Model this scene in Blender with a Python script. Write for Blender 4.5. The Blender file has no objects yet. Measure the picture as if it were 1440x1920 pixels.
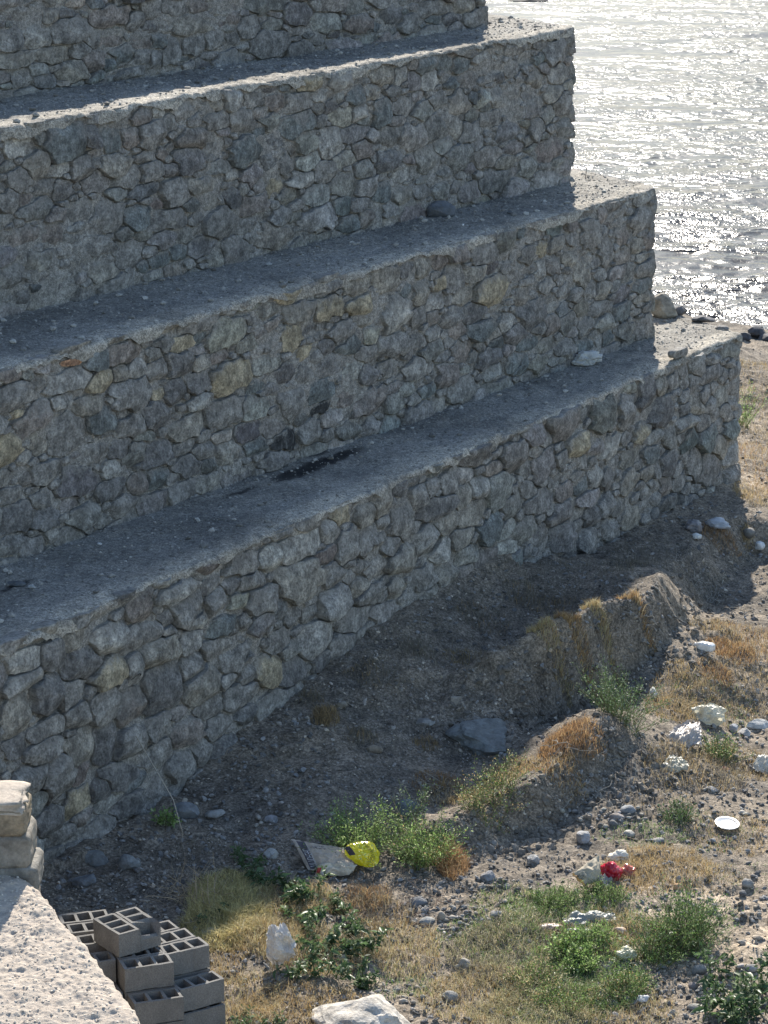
import bpy, math
import numpy as np
from mathutils import Vector

rng = np.random.default_rng(11)
sc = bpy.context.scene
col = sc.collection

# ------------------------------------------------------------------ camera, world, sun, exposure
FPX = 5200.0
CAMZ = 9.57
PITCH = math.atan(1410 / FPX)
SUN_AZ, SUN_EL = 3.0, 31.5
cd = bpy.data.cameras.new("camera")
cam = bpy.data.objects.new("camera", cd)
col.objects.link(cam)
cam.location = (0, 0, CAMZ)
cam.rotation_euler = (math.pi / 2 - PITCH, 0, 0)
cd.sensor_fit = 'HORIZONTAL'
cd.sensor_width = 36
cd.lens = FPX / 1440 * 36
cd.clip_end = 5000
sc.camera = cam

w = bpy.data.worlds.new("World")
sc.world = w
w.use_nodes = True
nt = w.node_tree
sky = nt.nodes.new("ShaderNodeTexSky")
sky.sky_type = 'NISHITA'
sky.sun_disc = False
sky.sun_elevation = math.radians(SUN_EL)
sky.sun_rotation = math.radians(SUN_AZ)
sky.air_density = 1.0
sky.dust_density = 0.3
bg = nt.nodes["Background"]
nt.links.new(sky.outputs[0], bg.inputs[0])
bg.inputs[1].default_value = 0.125

sl = bpy.data.lights.new("sun", 'SUN')
sun = bpy.data.objects.new("sun", sl)
col.objects.link(sun)
sl.energy = 5.0
sl.angle = math.radians(0.6)
sl.color = (1.0, 0.93, 0.82)
a, e = math.radians(SUN_AZ), math.radians(SUN_EL)
sd = Vector((math.sin(a) * math.cos(e), math.cos(a) * math.cos(e), math.sin(e)))
sun.rotation_euler = sd.to_track_quat('Z', 'Y').to_euler()
sun.location = (10, 60, 40)

sc.view_settings.view_transform = 'Standard'
sc.view_settings.look = 'None'
sc.view_settings.exposure = 1.0
sc.view_settings.gamma = 1
sc.view_settings.use_curve_mapping = False
sc.cycles.max_bounces = 6
sc.cycles.diffuse_bounces = 3
sc.cycles.glossy_bounces = 3
sc.cycles.transparent_max_bounces = 8
sc.cycles.sample_clamp_indirect = 6

# ------------------------------------------------------------------ geometry helpers
CP, SP = math.cos(PITCH), math.sin(PITCH)


def ray(px, py):
    u = (960 - py) / FPX
    return np.array([(px - 720) / FPX, CP + u * SP, -SP + u * CP])


def P(px, py, z):
    """point of the photograph that lies at height z"""
    d = ray(px, py)
    return np.array([0, 0, CAMZ]) + d * ((z - CAMZ) / d[2])


def proj(p):
    p = np.asarray(p, float) - [0, 0, CAMZ]
    d = p[..., 1] * CP - p[..., 2] * SP
    u = p[..., 1] * SP + p[..., 2] * CP
    return 720 + FPX * p[..., 0] / d, 960 - FPX * u / d, d


def _h(ix, iy, iz, s):
    n = (ix * 374761393 + iy * 668265263 + iz * 2147483647 + s * 1274126177) & 0xffffffff
    n = ((n ^ (n >> 13)) * 1274126177) & 0xffffffff
    n = (n ^ (n >> 16)) & 0xffffffff
    return n / 4294967295.0 * 2 - 1


def noise(x, y, z=0.0, s=0):
    x, y, z = np.broadcast_arrays(np.asarray(x, float), np.asarray(y, float), np.asarray(z, float))
    ix, iy, iz = np.floor(x).astype(np.int64), np.floor(y).astype(np.int64), np.floor(z).astype(np.int64)
    fx, fy, fz = x - ix, y - iy, z - iz
    fx, fy, fz = [f * f * (3 - 2 * f) for f in (fx, fy, fz)]
    r = 0
    for a_ in (0, 1):
        for b_ in (0, 1):
            for c_ in (0, 1):
                r = r + (fx if a_ else 1 - fx) * (fy if b_ else 1 - fy) * (fz if c_ else 1 - fz) * _h(ix + a_, iy + b_, iz + c_, s)
    return r


def fbm(x, y, z=0.0, o=4, s=0, g=0.5):
    r, am, f = 0, 1.0, 1.0
    for k in range(o):
        r = r + am * noise(np.asarray(x) * f, np.asarray(y) * f, np.asarray(z) * f, s + k * 17)
        am *= g
        f *= 2.03
    return r


def ss(x):
    x = np.clip(x, 0, 1)
    return x * x * (3 - 2 * x)


def tag(o, label=None, cat=None, group=None, kind=None):
    if label: o["label"] = label
    if cat: o["category"] = cat
    if group: o["group"] = group
    if kind: o["kind"] = kind
    return o


def empty(name, loc, rz=0):
    o = bpy.data.objects.new(name, None)
    o.empty_display_size = 0.1
    col.objects.link(o)
    o.location = [float(c) for c in loc]
    o.rotation_euler = (0, 0, rz)
    return o


def link(name, me, mat=None, parent=None, loc=(0, 0, 0), rz=0, color=None):
    o = bpy.data.objects.new(name, me)
    col.objects.link(o)
    loc = np.array([float(c) for c in loc])
    if parent is not None:
        o.parent = parent
        loc = loc - np.array(parent.location)
    o.location = loc
    o.rotation_euler = (0, 0, rz)
    if mat is not None and len(me.materials) == 0:
        me.materials.append(mat)
    if color is not None:
        o.color = (float(color[0]), float(color[1]), float(color[2]), 1)
    return o


def mesh(name, verts, faces, smooth=True, attrs=None, mat=None):
    """faces: list of int arrays (M,3) / (M,4)"""
    if isinstance(faces, np.ndarray):
        faces = [faces]
    faces = [np.asarray(f, np.int64) for f in faces if len(f)]
    me = bpy.data.meshes.new(name)
    verts = np.asarray(verts, np.float32)
    me.vertices.add(len(verts))
    me.vertices.foreach_set("co", verts.ravel())
    tot = np.concatenate([np.full(len(f), f.shape[1]) for f in faces])
    idx = np.concatenate([f.ravel() for f in faces])
    me.loops.add(len(idx))
    me.loops.foreach_set("vertex_index", idx.astype(np.int32))
    me.polygons.add(len(tot))
    me.polygons.foreach_set("loop_start", np.concatenate([[0], np.cumsum(tot)[:-1]]).astype(np.int32))
    me.update(calc_edges=True)
    me.polygons.foreach_set("use_smooth", np.full(len(tot), smooth))
    for k, v in (attrs or {}).items():
        v = np.asarray(v, np.float32)
        if v.ndim == 1:
            at = me.attributes.new(k, 'FLOAT', 'POINT')
            at.data.foreach_set("value", v)
        else:
            at = me.attributes.new(k, 'FLOAT_COLOR', 'POINT')
            at.data.foreach_set("color", np.concatenate([v[:, :3], np.ones((len(v), 1), np.float32)], 1).ravel())
    if mat is not None:
        me.materials.append(mat)
    me.validate()
    return me


def gridfaces(nu, nv, flip=False):
    i, j = np.meshgrid(np.arange(nu - 1), np.arange(nv - 1), indexing='ij')
    a_ = (i * nv + j).ravel()
    f = np.stack([a_, a_ + nv, a_ + nv + 1, a_ + 1], 1)
    return f[:, ::-1] if flip else f


# icospheres
def ico(sub):
    import bmesh
    bm = bmesh.new()
    bmesh.ops.create_icosphere(bm, subdivisions=sub, radius=1)
    v = np.array([x.co[:] for x in bm.verts])
    f = np.array([[x.index for x in t.verts] for t in bm.faces])
    bm.free()
    return v, f


ICO = {k: ico(k) for k in (1, 2, 3, 4, 5)}


def rock_shape(sub, r, planes=14, rough=0.06, rnd=0.0):
    v, f = ICO[sub]
    nrm = r.normal(size=(planes, 3))
    nrm /= np.linalg.norm(nrm, axis=1)[:, None]
    d = r.uniform(0.62, 1.0, planes)
    c = v @ nrm.T
    t = np.where(c > 0.05, d / np.maximum(c, 0.05), 9)
    rad = np.minimum(t.min(1), 1.15)
    rad = rad * (1 - rnd) + rnd * 0.85
    s = int(r.integers(1000))
    rad = rad * (1 + rough * fbm(v[:, 0] * 2.3, v[:, 1] * 2.3, v[:, 2] * 2.3, 3, s))
    return v * rad[:, None], f


def tubes(lines, radii, sides=3):
    V, Fs, o = [], [], 0
    for L, r in zip(lines, radii):
        L = np.asarray(L, float)
        n = len(L)
        t = np.gradient(L, axis=0)
        t /= np.linalg.norm(t, axis=1)[:, None] + 1e-9
        up = np.where(np.abs(t[:, 2:3]) > 0.9, np.array([[1, 0, 0]]), np.array([[0, 0, 1]]))
        a_ = np.cross(t, up); a_ /= np.linalg.norm(a_, axis=1)[:, None] + 1e-9
        b_ = np.cross(t, a_)
        rr = np.linspace(r, r * 0.45, n)[:, None]
        ring = [L + rr * (math.cos(k * 2 * math.pi / sides) * a_ + math.sin(k * 2 * math.pi / sides) * b_) for k in range(sides)]
        V.append(np.stack(ring, 1).reshape(-1, 3))
        i, k = np.meshgrid(np.arange(n - 1), np.arange(sides), indexing='ij')
        i, k = i.ravel(), k.ravel()
        k2 = (k + 1) % sides
        Fs.append(np.stack([i * sides + k, i * sides + k2, (i + 1) * sides + k2, (i + 1) * sides + k], 1) + o)
        o += n * sides
    return np.concatenate(V), np.concatenate(Fs)


# ------------------------------------------------------------------ materials
class NT:
    def __init__(s, name):
        s.m = bpy.data.materials.new(name)
        s.m.use_nodes = True
        s.t = s.m.node_tree
        s.b = s.t.nodes["Principled BSDF"]
        s.out = s.t.nodes["Material Output"]
        s.b.inputs["Roughness"].default_value = 0.9
        s.b.inputs["Specular IOR Level"].default_value = 0.25

    def n(s, typ, **kw):
        x = s.t.nodes.new(typ)
        for k, v in kw.items():
            if k.startswith("i_"):
                x.inputs[k[2:].replace("_", " ")].default_value = v
            else:
                setattr(x, k, v)
        return x

    def l(s, a_, b_):
        s.t.links.new(a_, b_)

    def geo(s):
        return s.n("ShaderNodeNewGeometry").outputs["Position"]

    def noise(s, vec, scale, detail=4, rough=0.6, stretch=None):
        if stretch:
            mp = s.n("ShaderNodeMapping")
            mp.inputs["Scale"].default_value = stretch
            s.l(vec, mp.inputs[0]); vec = mp.outputs[0]
        x = s.n("ShaderNodeTexNoise")
        x.inputs["Scale"].default_value = scale
        x.inputs["Detail"].default_value = detail
        x.inputs["Roughness"].default_value = rough
        s.l(vec, x.inputs["Vector"])
        return x.outputs["Fac"]

    def ramp(s, fac, stops):
        r = s.n("ShaderNodeValToRGB")
        el = r.color_ramp.elements
        while len(el) < len(stops): el.new(0.5)
        for e_, (p_, c_) in zip(el, stops):
            e_.position = p_
            e_.color = (c_[0], c_[1], c_[2], 1) if hasattr(c_, '__len__') else (c_, c_, c_, 1)
        s.l(fac, r.inputs[0])
        return r.outputs[0]

    def math(s, op, a_, b_=None, clamp=False):
        x = s.n("ShaderNodeMath", operation=op, use_clamp=clamp)
        for k, v in enumerate((a_, b_)):
            if v is None: continue
            if isinstance(v, (int, float)): x.inputs[k].default_value = v
            else: s.l(v, x.inputs[k])
        return x.outputs[0]

    def mix(s, fac, a_, b_, mode='MIX'):
        x = s.n("ShaderNodeMix", data_type='RGBA', blend_type=mode)
        for k, v in ((0, fac), (6, a_), (7, b_)):
            if isinstance(v, (int, float)): x.inputs[k].default_value = v
            elif isinstance(v, (tuple, list)): x.inputs[k].default_value = (*v[:3], 1)
            else: s.l(v, x.inputs[k])
        return x.outputs[2]

    def bump(s, h, strength=0.5, dist=0.01, prev=None):
        x = s.n("ShaderNodeBump")
        x.inputs["Strength"].default_value = strength
        x.inputs["Distance"].default_value = dist
        s.l(h, x.inputs["Height"])
        if prev is not None: s.l(prev, x.inputs["Normal"])
        return x.outputs[0]

    def attr(s, name):
        return s.n("ShaderNodeAttribute", attribute_name=name)

    def fin(s, color=None, normal=None, rough=None):
        for v, k in ((color, "Base Color"), (normal, "Normal"), (rough, "Roughness")):
            if v is None: continue
            if isinstance(v, (int, float)): s.b.inputs[k].default_value = v
            elif isinstance(v, tuple): s.b.inputs[k].default_value = (*v, 1)
            else: s.l(v, s.b.inputs[k])
        return s.m


MORTAR = (0.295, 0.28, 0.255)


def m_stone():
    t = NT("stone")
    pos = t.geo()
    oc = t.n("ShaderNodeObjectInfo").outputs["Color"]
    n1 = t.noise(pos, 9, 6, 0.65)
    c = t.mix(0.8, oc, t.ramp(n1, [(0.36, 0.45), (0.5, 0.95), (0.64, 1.6)]), 'MULTIPLY')
    c = t.mix(0.7, c, t.ramp(t.noise(pos, 40, 4, 0.7), [(0.38, 0.5), (0.5, 1.0), (0.62, 1.5)]), 'MULTIPLY')
    vein = t.noise(pos, 14, 3, 0.5, (1.6, 1.6, 0.35))
    c = t.mix(t.math('MULTIPLY', t.ramp(vein, [(0.62, 0), (0.7, 1)]), 0.35), c, (0.42, 0.41, 0.38))
    n2 = t.noise(pos, 26, 6, 0.75)
    sm = t.attr("smear").outputs["Fac"]
    f = t.math('ADD', t.math('MULTIPLY', sm, 0.5), t.math('MULTIPLY', t.noise(pos, 5, 5, 0.65), 1.0))
    f = t.math('ADD', f, t.math('MULTIPLY', t.math('SUBTRACT', n2, 0.5), 0.5))
    f = t.ramp(f, [(0.70, 0), (0.90, 0.8)])
    mc = t.mix(t.ramp(n2, [(0.38, 0), (0.62, 1)]), (0.155, 0.147, 0.135), (0.42, 0.40, 0.365))
    c = t.mix(f, c, mc)
    st = t.noise(pos, 3.0, 5, 0.65, (1.6, 1.6, .22))
    c = t.mix(1.0, c, t.ramp(st, [(0.36, 0.83), (0.5, 1.0), (0.64, 1.17)]), 'MULTIPLY')
    bn = t.bump(n1, 0.8, 0.05)
    bn = t.bump(n2, 1.0, 0.035, bn)
    bn = t.bump(t.noise(pos, 75, 3, 0.7), 0.8, 0.012, bn)
    t.b.inputs["Specular IOR Level"].default_value = 0.3
    return t.fin(c, bn, 0.85)


def m_mortar(name="mortar", base=MORTAR, sc_=1.0, bumpd=0.02):
    t = NT(name)
    pos = t.geo()
    n1 = t.noise(pos, 3.2 * sc_, 6, 0.65)
    n2 = t.noise(pos, 24 * sc_, 6, 0.75)
    n3 = t.noise(pos, 85 * sc_, 3, 0.7)
    c = t.mix(n1, tuple(0.72 * x for x in base), tuple(1.25 * x for x in base))
    c = t.mix(0.8, c, t.ramp(n2, [(0.36, 0.4), (0.5, 0.95), (0.63, 1.5)]), 'MULTIPLY')
    c = t.mix(0.7, c, t.ramp(n3, [(0.4, 0.5), (0.6, 1.4)]), 'MULTIPLY')
    st = t.noise(pos, 3.0, 5, 0.65, (1.6, 1.6, .22))
    c = t.mix(1.0, c, t.ramp(st, [(0.36, 0.83), (0.5, 1.0), (0.64, 1.17)]), 'MULTIPLY')
    b = t.bump(n2, 0.8, bumpd)
    b = t.bump(n3, 0.8, bumpd * 0.45, b)
    return t.fin(c, b, 0.92)


def m_terrace():
    t = NT("terrace_mortar")
    pos = t.geo()
    n1 = t.noise(pos, 2.2, 6, 0.65)
    n2 = t.noise(pos, 20, 5, 0.75)
    n3 = t.noise(pos, 60, 4, 0.75)
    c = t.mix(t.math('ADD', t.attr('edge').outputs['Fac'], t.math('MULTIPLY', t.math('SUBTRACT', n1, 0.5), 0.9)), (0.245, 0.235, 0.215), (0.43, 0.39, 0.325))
    c = t.mix(1.0, c, t.ramp(t.noise(pos, .9, 5, 0.7), [(0.38, 0.7), (0.5, 1.0), (0.62, 1.2)]), 'MULTIPLY')
    c = t.mix(0.7, c, t.ramp(n2, [(0.38, 0.5), (0.5, 0.95), (0.62, 1.4)]), 'MULTIPLY')
    c = t.mix(0.75, c, t.ramp(n3, [(0.4, 0.35), (0.5, .95), (0.6, 1.5)]), 'MULTIPLY')
    soot = t.attr("soot").outputs["Fac"]
    sf = t.ramp(t.math('ADD', soot, t.math('MULTIPLY', t.math('SUBTRACT', n2, 0.5), 1.3)), [(0.3, 0), (0.5, .7), (0.75, 0.96)])
    c = t.mix(sf, c, (0.018, 0.018, 0.02))
    b = t.bump(n2, 0.9, 0.03)
    b = t.bump(n3, 0.9, 0.014, b)
    return t.fin(c, b, 0.9)


def m_ground():
    t = NT("ground_soil")
    pos = t.geo()
    n0 = t.noise(pos, 0.9, 5, 0.6)
    n1 = t.noise(pos, 6, 6, 0.7)
    n2 = t.noise(pos, 34, 5, 0.75)
    c = t.mix(t.ramp(n0, [(0.35, 0), (0.65, 1)]), (0.145, 0.128, 0.107), (0.25, 0.205, 0.155))
    c = t.mix(t.attr("sand").outputs["Fac"], c, (0.42, 0.34, 0.25))
    c = t.mix(0.75, c, t.ramp(n1, [(0.36, 0.5), (0.5, 0.95), (0.64, 1.5)]), 'MULTIPLY')
    c = t.mix(0.8, c, t.ramp(n2, [(0.38, 0.35), (0.5, 0.9), (0.6, 1.7)]), 'MULTIPLY')
    b = t.bump(n1, 0.6, 0.05)
    b = t.bump(n2, 0.9, 0.025, b)
    return t.fin(c, b, 0.95)


def m_attr(name, rough=0.9, trans=0.0, spec=0.2, bump=None, nscale=40, namt=0.3):
    t = NT(name)
    pos = t.geo()
    c = t.attr("col").outputs["Color"]
    n = t.noise(pos, nscale, 3, 0.6)
    c = t.mix(namt, c, t.ramp(n, [(0.3, 0.5), (0.7, 1.4)]), 'MULTIPLY')
    t.b.inputs["Specular IOR Level"].default_value = spec
    b = t.bump(n, 0.5, bump) if bump else None
    m = t.fin(c, b, rough)
    if trans > 0:
        tr = t.n("ShaderNodeBsdfTranslucent")
        t.l(c, tr.inputs[0])
        mx = t.n("ShaderNodeMixShader")
        mx.inputs[0].default_value = trans
        t.l(t.b.outputs[0], mx.inputs[1]); t.l(tr.outputs[0], mx.inputs[2])
        t.l(mx.outputs[0], t.out.inputs[0])
    return m


def m_objcol(name, rough=0.6, trans=0.0, spec=0.4, nscale=12, namt=0.35, bump=0.006, dirt=0.25, k=1):
    t = NT(name)
    pos = t.geo()
    c = t.n("ShaderNodeObjectInfo").outputs["Color"]
    n = t.noise(pos, nscale, 5, 0.65)
    n2 = t.noise(pos, nscale * 5, 4, 0.7)
    c = t.mix(namt, c, t.ramp(n, [(0.36, 0.5), (0.5, .95), (0.64, 1.35)]), 'MULTIPLY')
    c = t.mix(t.math('MULTIPLY', t.ramp(n2, [(0.5, 0), (0.68, 1)]), dirt), c, (0.16, 0.13, 0.10))
    t.b.inputs["Specular IOR Level"].default_value = spec
    m = t.fin(c, t.bump(n2, 0.5, bump), rough)
    if trans > 0:
        tr = t.n("ShaderNodeBsdfTranslucent")
        t.l(c, tr.inputs[0])
        mx = t.n("ShaderNodeMixShader")
        mx.inputs[0].default_value = trans
        t.l(t.b.outputs[0], mx.inputs[1]); t.l(tr.outputs[0], mx.inputs[2])
        t.l(mx.outputs[0], t.out.inputs[0])
    return m


def m_block():
    t = NT("cinder_concrete")
    pos = t.geo()
    n1 = t.noise(pos, 7, 4, 0.6)
    n2 = t.noise(pos, 90, 4, 0.7)
    oc = t.n("ShaderNodeObjectInfo").outputs["Color"]
    c = t.mix(0.5, oc, t.ramp(n1, [(0.3, 0.7), (0.7, 1.25)]), 'MULTIPLY')
    c = t.mix(0.6, c, t.ramp(n2, [(0.35, 0.55), (0.65, 1.3)]), 'MULTIPLY')
    return t.fin(c, t.bump(n2, 0.8, 0.006), 0.95)


def m_cream():
    t = NT("rough_cast_concrete")
    pos = t.geo()
    n1 = t.noise(pos, 6, 6, 0.7)
    n2 = t.noise(pos, 30, 6, 0.75)
    n3 = t.noise(pos, 110, 3, 0.7)
    c = t.mix(n1, (0.41, 0.35, 0.29), (0.56, 0.485, 0.40))
    c = t.mix(0.5, c, t.ramp(n2, [(0.36, 0.6), (0.5, 1.0), (0.64, 1.2)]), 'MULTIPLY')
    c = t.mix(t.ramp(t.noise(pos, 11, 5, 0.7), [(0.56, 0), (0.7, 0.5)]), c, (0.36, 0.29, 0.24))
    c = t.mix(t.ramp(t.noise(pos, 2.5, 4, 0.6), [(0.6, 0), (0.75, 0.5)]), c, (0.30, 0.25, 0.21))
    b = t.bump(n2, 0.8, 0.018)
    b = t.bump(n3, 0.7, 0.007, b)
    return t.fin(c, b, 0.92)


def m_water():
    t = NT("river_water")
    pos = t.geo()
    c = t.mix(t.noise(pos, 0.5, 4, 0.6), (0.03, 0.031, 0.034), (0.06, 0.06, 0.06))
    gust = t.ramp(t.noise(pos, 0.30, 5, 0.65, (0.5, 1.0, 1.0)), [(0.44, 0.22), (0.54, 1.0)])
    n1 = t.noise(pos, 2.4, 4, 0.62, (1.0, 0.5, 1.0))
    n2 = t.noise(pos, 9, 3, 0.6)
    b = t.bump(t.math('MULTIPLY', n1, gust), 1.0, WB1)
    b = t.bump(n2, 1.0, WB2, b)
    foam = t.ramp(t.math('ADD', t.attr("foam").outputs["Fac"], t.math('MULTIPLY', t.math('SUBTRACT', n1, 0.5), 1.2)), [(0.5, 0), (0.75, 1)])
    c = t.mix(foam, c, (0.6, 0.58, 0.54))
    fr = t.n("ShaderNodeFresnel"); fr.inputs[0].default_value = 1.33
    t.l(b, fr.inputs["Normal"])
    gl = t.n("ShaderNodeBsdfGlossy"); gl.inputs["Roughness"].default_value = 0.165
    t.l(b, gl.inputs["Normal"])
    df = t.n("ShaderNodeBsdfDiffuse"); t.l(c, df.inputs[0]); t.l(b, df.inputs["Normal"])
    mx = t.n("ShaderNodeMixShader")
    t.l(t.math('MULTIPLY', fr.outputs[0], WF), mx.inputs[0])
    t.l(df.outputs[0], mx.inputs[1]); t.l(gl.outputs[0], mx.inputs[2])
    t.l(mx.outputs[0], t.out.inputs[0])
    return t.m


WB1, WB2, WF = 0.12, 0.005, 0.31
M = dict(stone=m_stone(), mortar=m_mortar(), terrace=m_terrace(), ground=m_ground(), block=m_block(), cream=m_cream(), water=m_water(),
         pebble=m_attr("pebble_stone", 0.85, 0, 0.3, 0.004, 45, 0.45),
         leaf=m_attr("green_leaf", 0.45, 0.45, 0.35, None, 30, 0.25),
         straw=m_attr("dry_straw", 0.8, 0.35, 0.15, None, 20, 0.2),
         twig=m_attr("dead_twig", 0.9, 0, 0.15, None, 30, 0.3),
         rock=m_objcol("boulder_stone", 0.85, 0, 0.3, 9, 0.8, 0.03, 0.45),
         plastic=m_objcol("dirty_plastic", 0.38, 0.35, 0.5, 15, 0.2, 0.004, 0.12),
         paper=m_objcol("paper_sack", 0.8, 0.1, 0.2, 9, 0.3, 0.004, 0.2),
         gloss=m_objcol("glossy_plastic", 0.18, 0.2, 0.6, 10, 0.15, 0.002, 0.05),
         print=m_objcol("printed_ink", 0.7, 0, 0.3, 60, 0.3, 0.001, 0.3))

# ------------------------------------------------------------------ terrain
def polydist(x, y, pts, vals):
    """signed distance to a polyline (positive on its left) and interpolated values"""
    best = np.full(x.shape, 1e9); sg = np.zeros(x.shape); out = [np.zeros(x.shape) for _ in vals]; wsum = np.zeros(x.shape)
    n = len(pts)
    T = [(pts[k + 1] - pts[k]) / np.linalg.norm(pts[k + 1] - pts[k]) for k in range(n - 1)]
    VT = [T[0]] + [T[k - 1] + T[k] for k in range(1, n - 1)] + [T[-1]]
    for k in range(n - 1):
        a_, b_ = pts[k], pts[k + 1]
        d = b_ - a_; L2 = d @ d
        t = ((x - a_[0]) * d[0] + (y - a_[1]) * d[1]) / L2
        tc = np.clip(t, 0, 1)
        qx, qy = a_[0] + tc * d[0], a_[1] + tc * d[1]
        ds = np.hypot(x - qx, y - qy)
        tx = np.where(t < 0, VT[k][0], np.where(t > 1, VT[k + 1][0], T[k][0])); ty = np.where(t < 0, VT[k][1], np.where(t > 1, VT[k + 1][1], T[k][1]))
        s_ = np.sign(tx * (y - qy) - ty * (x - qx))
        m = ds < best - 1e-9
        best = np.where(m, ds, best); sg = np.where(m, s_, sg)
        w_ = 1 / (ds ** 3 + 0.002)
        wsum += w_
        for i, v in enumerate(vals):
            out[i] = out[i] + w_ * (v[k] * (1 - tc) + v[k + 1] * tc)
    return best * sg, [o_ / wsum for o_ in out]


RA = [(420, 1500, .3), (560, 1440, .4), (700, 1360, .55), (850, 1285, .68), (960, 1228, .80), (1050, 1190, .88), (1120, 1160, .90), (1240, 1112, .86), (1290, 1050, .55), (1335, 1000, .4), (1400, 985, .3), (1520, 975, .3)]
RB = [(120, 1640, .2), (420, 1600, .2), (600, 1560, .2), (760, 1550, .22), (880, 1530, .28), (1000, 1480, .32), (1110, 1425, .34), (1150, 1380, .32), (1160, 1330, .25), (1120, 1300, .2)]
RAp = [P(*q)[:2] for q in RA]; RBp = [P(*q)[:2] for q in RB]
HA = [0, .10, .25, .50, .82, 1.02, 1.0, .62, .5, .4, .45, .45]; WA = [2.4, 2.4, 2.0, 1.2, .35, .16, .15, .15, .3, .3, .3, .3]
HB = [.06, .08, .10, .13, .22, .30, .32, .26, .12, 0]; WB = [.9, .9, .7, .5, .25, .16, .16, .25, .4, .5]
WALL_U = np.array([0.514, 0.858]); WALL_N = np.array([-0.858, 0.514]); W4 = np.array([-0.11, 27.65])
BANK0 = np.array([6.44, 50.38]); BANKN = np.array([0.76, 0.65])


def coarse(x, y):
    z = np.zeros(x.shape)
    jit = 0.10 * fbm(x * 2.2, y * 2.2, 0, 4, 31) + 0.03 * np.abs(fbm(x * 8, y * 8, 0, 3, 37))
    for pts, H, W_ in ((RAp, HA, WA), (RBp, HB, WB)):
        d, (h, wd) = polydist(x, y, pts, (H, W_))
        dd = d + jit * np.clip(wd * 3, .6, 1.5)
        z = z + h * ss(0.5 + dd / (2 * wd) + 0.5 * 0)
    return z


CTRL = [(870, 1110, .81), (700, 1220, .71), (540, 1340, .46), (480, 1400, .35), (430, 1450, .22), (320, 1515, .16), (200, 1590, .11), (130, 1640, .08), (0, 1720, .05), (1100, 1050, .5), (1250, 1010, .35), (1390, 965, 0.3),
        (1290, 1290, .03), (1180, 1310, .04), (1440, 1140, -.1), (1440, 1300, 0), (1440, 1500, 0), (1300, 1500, 0), (1150, 1540, 0.03), (1440, 1850, 0), (1200, 1800, 0), (1000, 1800, 0),
        (1000, 1620, 0.02), (800, 1700, .02), (600, 1850, 0), (430, 1900, 0), (430, 1720, .04), (300, 1850, 0), (250, 1700, .05), (1440, 800, .05), (1440, 700, -.35), (1440, 650, -.55),
        (1440, 960, .3), (1560, 960, .3), (1500, 650, -.55), (1600, 900, .1), (1700, 1200, 0), (1240, 1112, .86), (1110, 1164, .90), (980, 1222, .80), (1200, 1075, .60), (1100, 1115, .68), (980, 1165, .68), (980, 1320, .05), (1080, 1300, .02), (890, 1400, .10),
        (800, 1460, .16), (1060, 1420, .33), (1040, 1360, .12), (660, 1500, .2), (500, 1530, .14), (960, 1440, .15), (1330, 1150, 0), (1040, 1120, .6)]
cx = np.array([P(*q)[0] for q in CTRL]); cy = np.array([P(*q)[1] for q in CTRL]); cz = np.array([q[2] for q in CTRL])
_res = cz - coarse(cx, cy)


def _k(x, y):
    return np.exp(-((x[..., None] - cx) ** 2 + ((y[..., None] - cy) * 0.6) ** 2) / (2 * 0.9 ** 2))


_wts = np.linalg.solve(_k(cx, cy) + 0.08 * np.eye(len(cx)), _res)


def ground_z(x, y, fine=True):
    x = np.asarray(x, float); y = np.asarray(y, float)
    z = coarse(x, y) + _k(x, y) @ _wts
    dA, (lift,) = polydist(x, y, RAp, ([0, 0, 0, .05, .22, .30, .26, -.10, 0, 0, 0, 0],))
    z = z + lift * np.exp(-((dA - .24 - .06 * fbm(x * 3, y * 3, 0, 2, 61)) / .26) ** 2)
    dB, (lb_,) = polydist(x, y, RBp, ([0, 0, 0, .02, .10, .12, .09, .04, 0, 0],))
    z = z + lb_ * np.exp(-((dB - .2 - .08 * fbm(x * 3, y * 3, 0, 2, 63)) / .28) ** 2)
    far = ss((y - 45) / 6)
    z = z * (1 - far) + (-0.55) * far
    t = (x - W4[0]) * WALL_N[0] + (y - W4[1]) * WALL_N[1]
    s_ = (x - W4[0]) * WALL_U[0] + (y - W4[1]) * WALL_U[1]
    inland = ss((t - 4.5) / 3) * ss((12 - s_) / 4)
    z = z * (1 - inland) + 7.2 * inland
    d = (x - BANK0[0]) * BANKN[0] + (y - BANK0[1]) * BANKN[1]
    riv = ss((d - 0.2) / 1.8) * ss((95 - d) / 8)
    z = z - 1.3 * riv
    z = z + ss((d - 110) / 200) * 6
    near = ss((60 - y) / 10)
    if fine:
        z = z + near * (0.035 * fbm(x * 1.6, y * 1.6, 0, 3, 5) + 0.018 * fbm(x * 7, y * 7, 0, 3, 9))
        rid = np.abs(fbm(x * 3.1, y * 3.1, 0, 3, 77))
        z = z - near * 0.03 * rid + near * 0.016 * np.abs(fbm(x * 14, y * 14, 0, 2, 78))
    return z


_tt = np.linspace(15, 60, 1200)


def G(px, py):
    """point of the ground seen at that place"""
    d = ray(px, py)
    p = np.array([0, 0, CAMZ])[None] + _tt[:, None] * d[None]
    g = ground_z(p[:, 0], p[:, 1])
    k = np.argmax(p[:, 2] < g)
    return np.array([p[k, 0], p[k, 1], g[k]])


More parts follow.
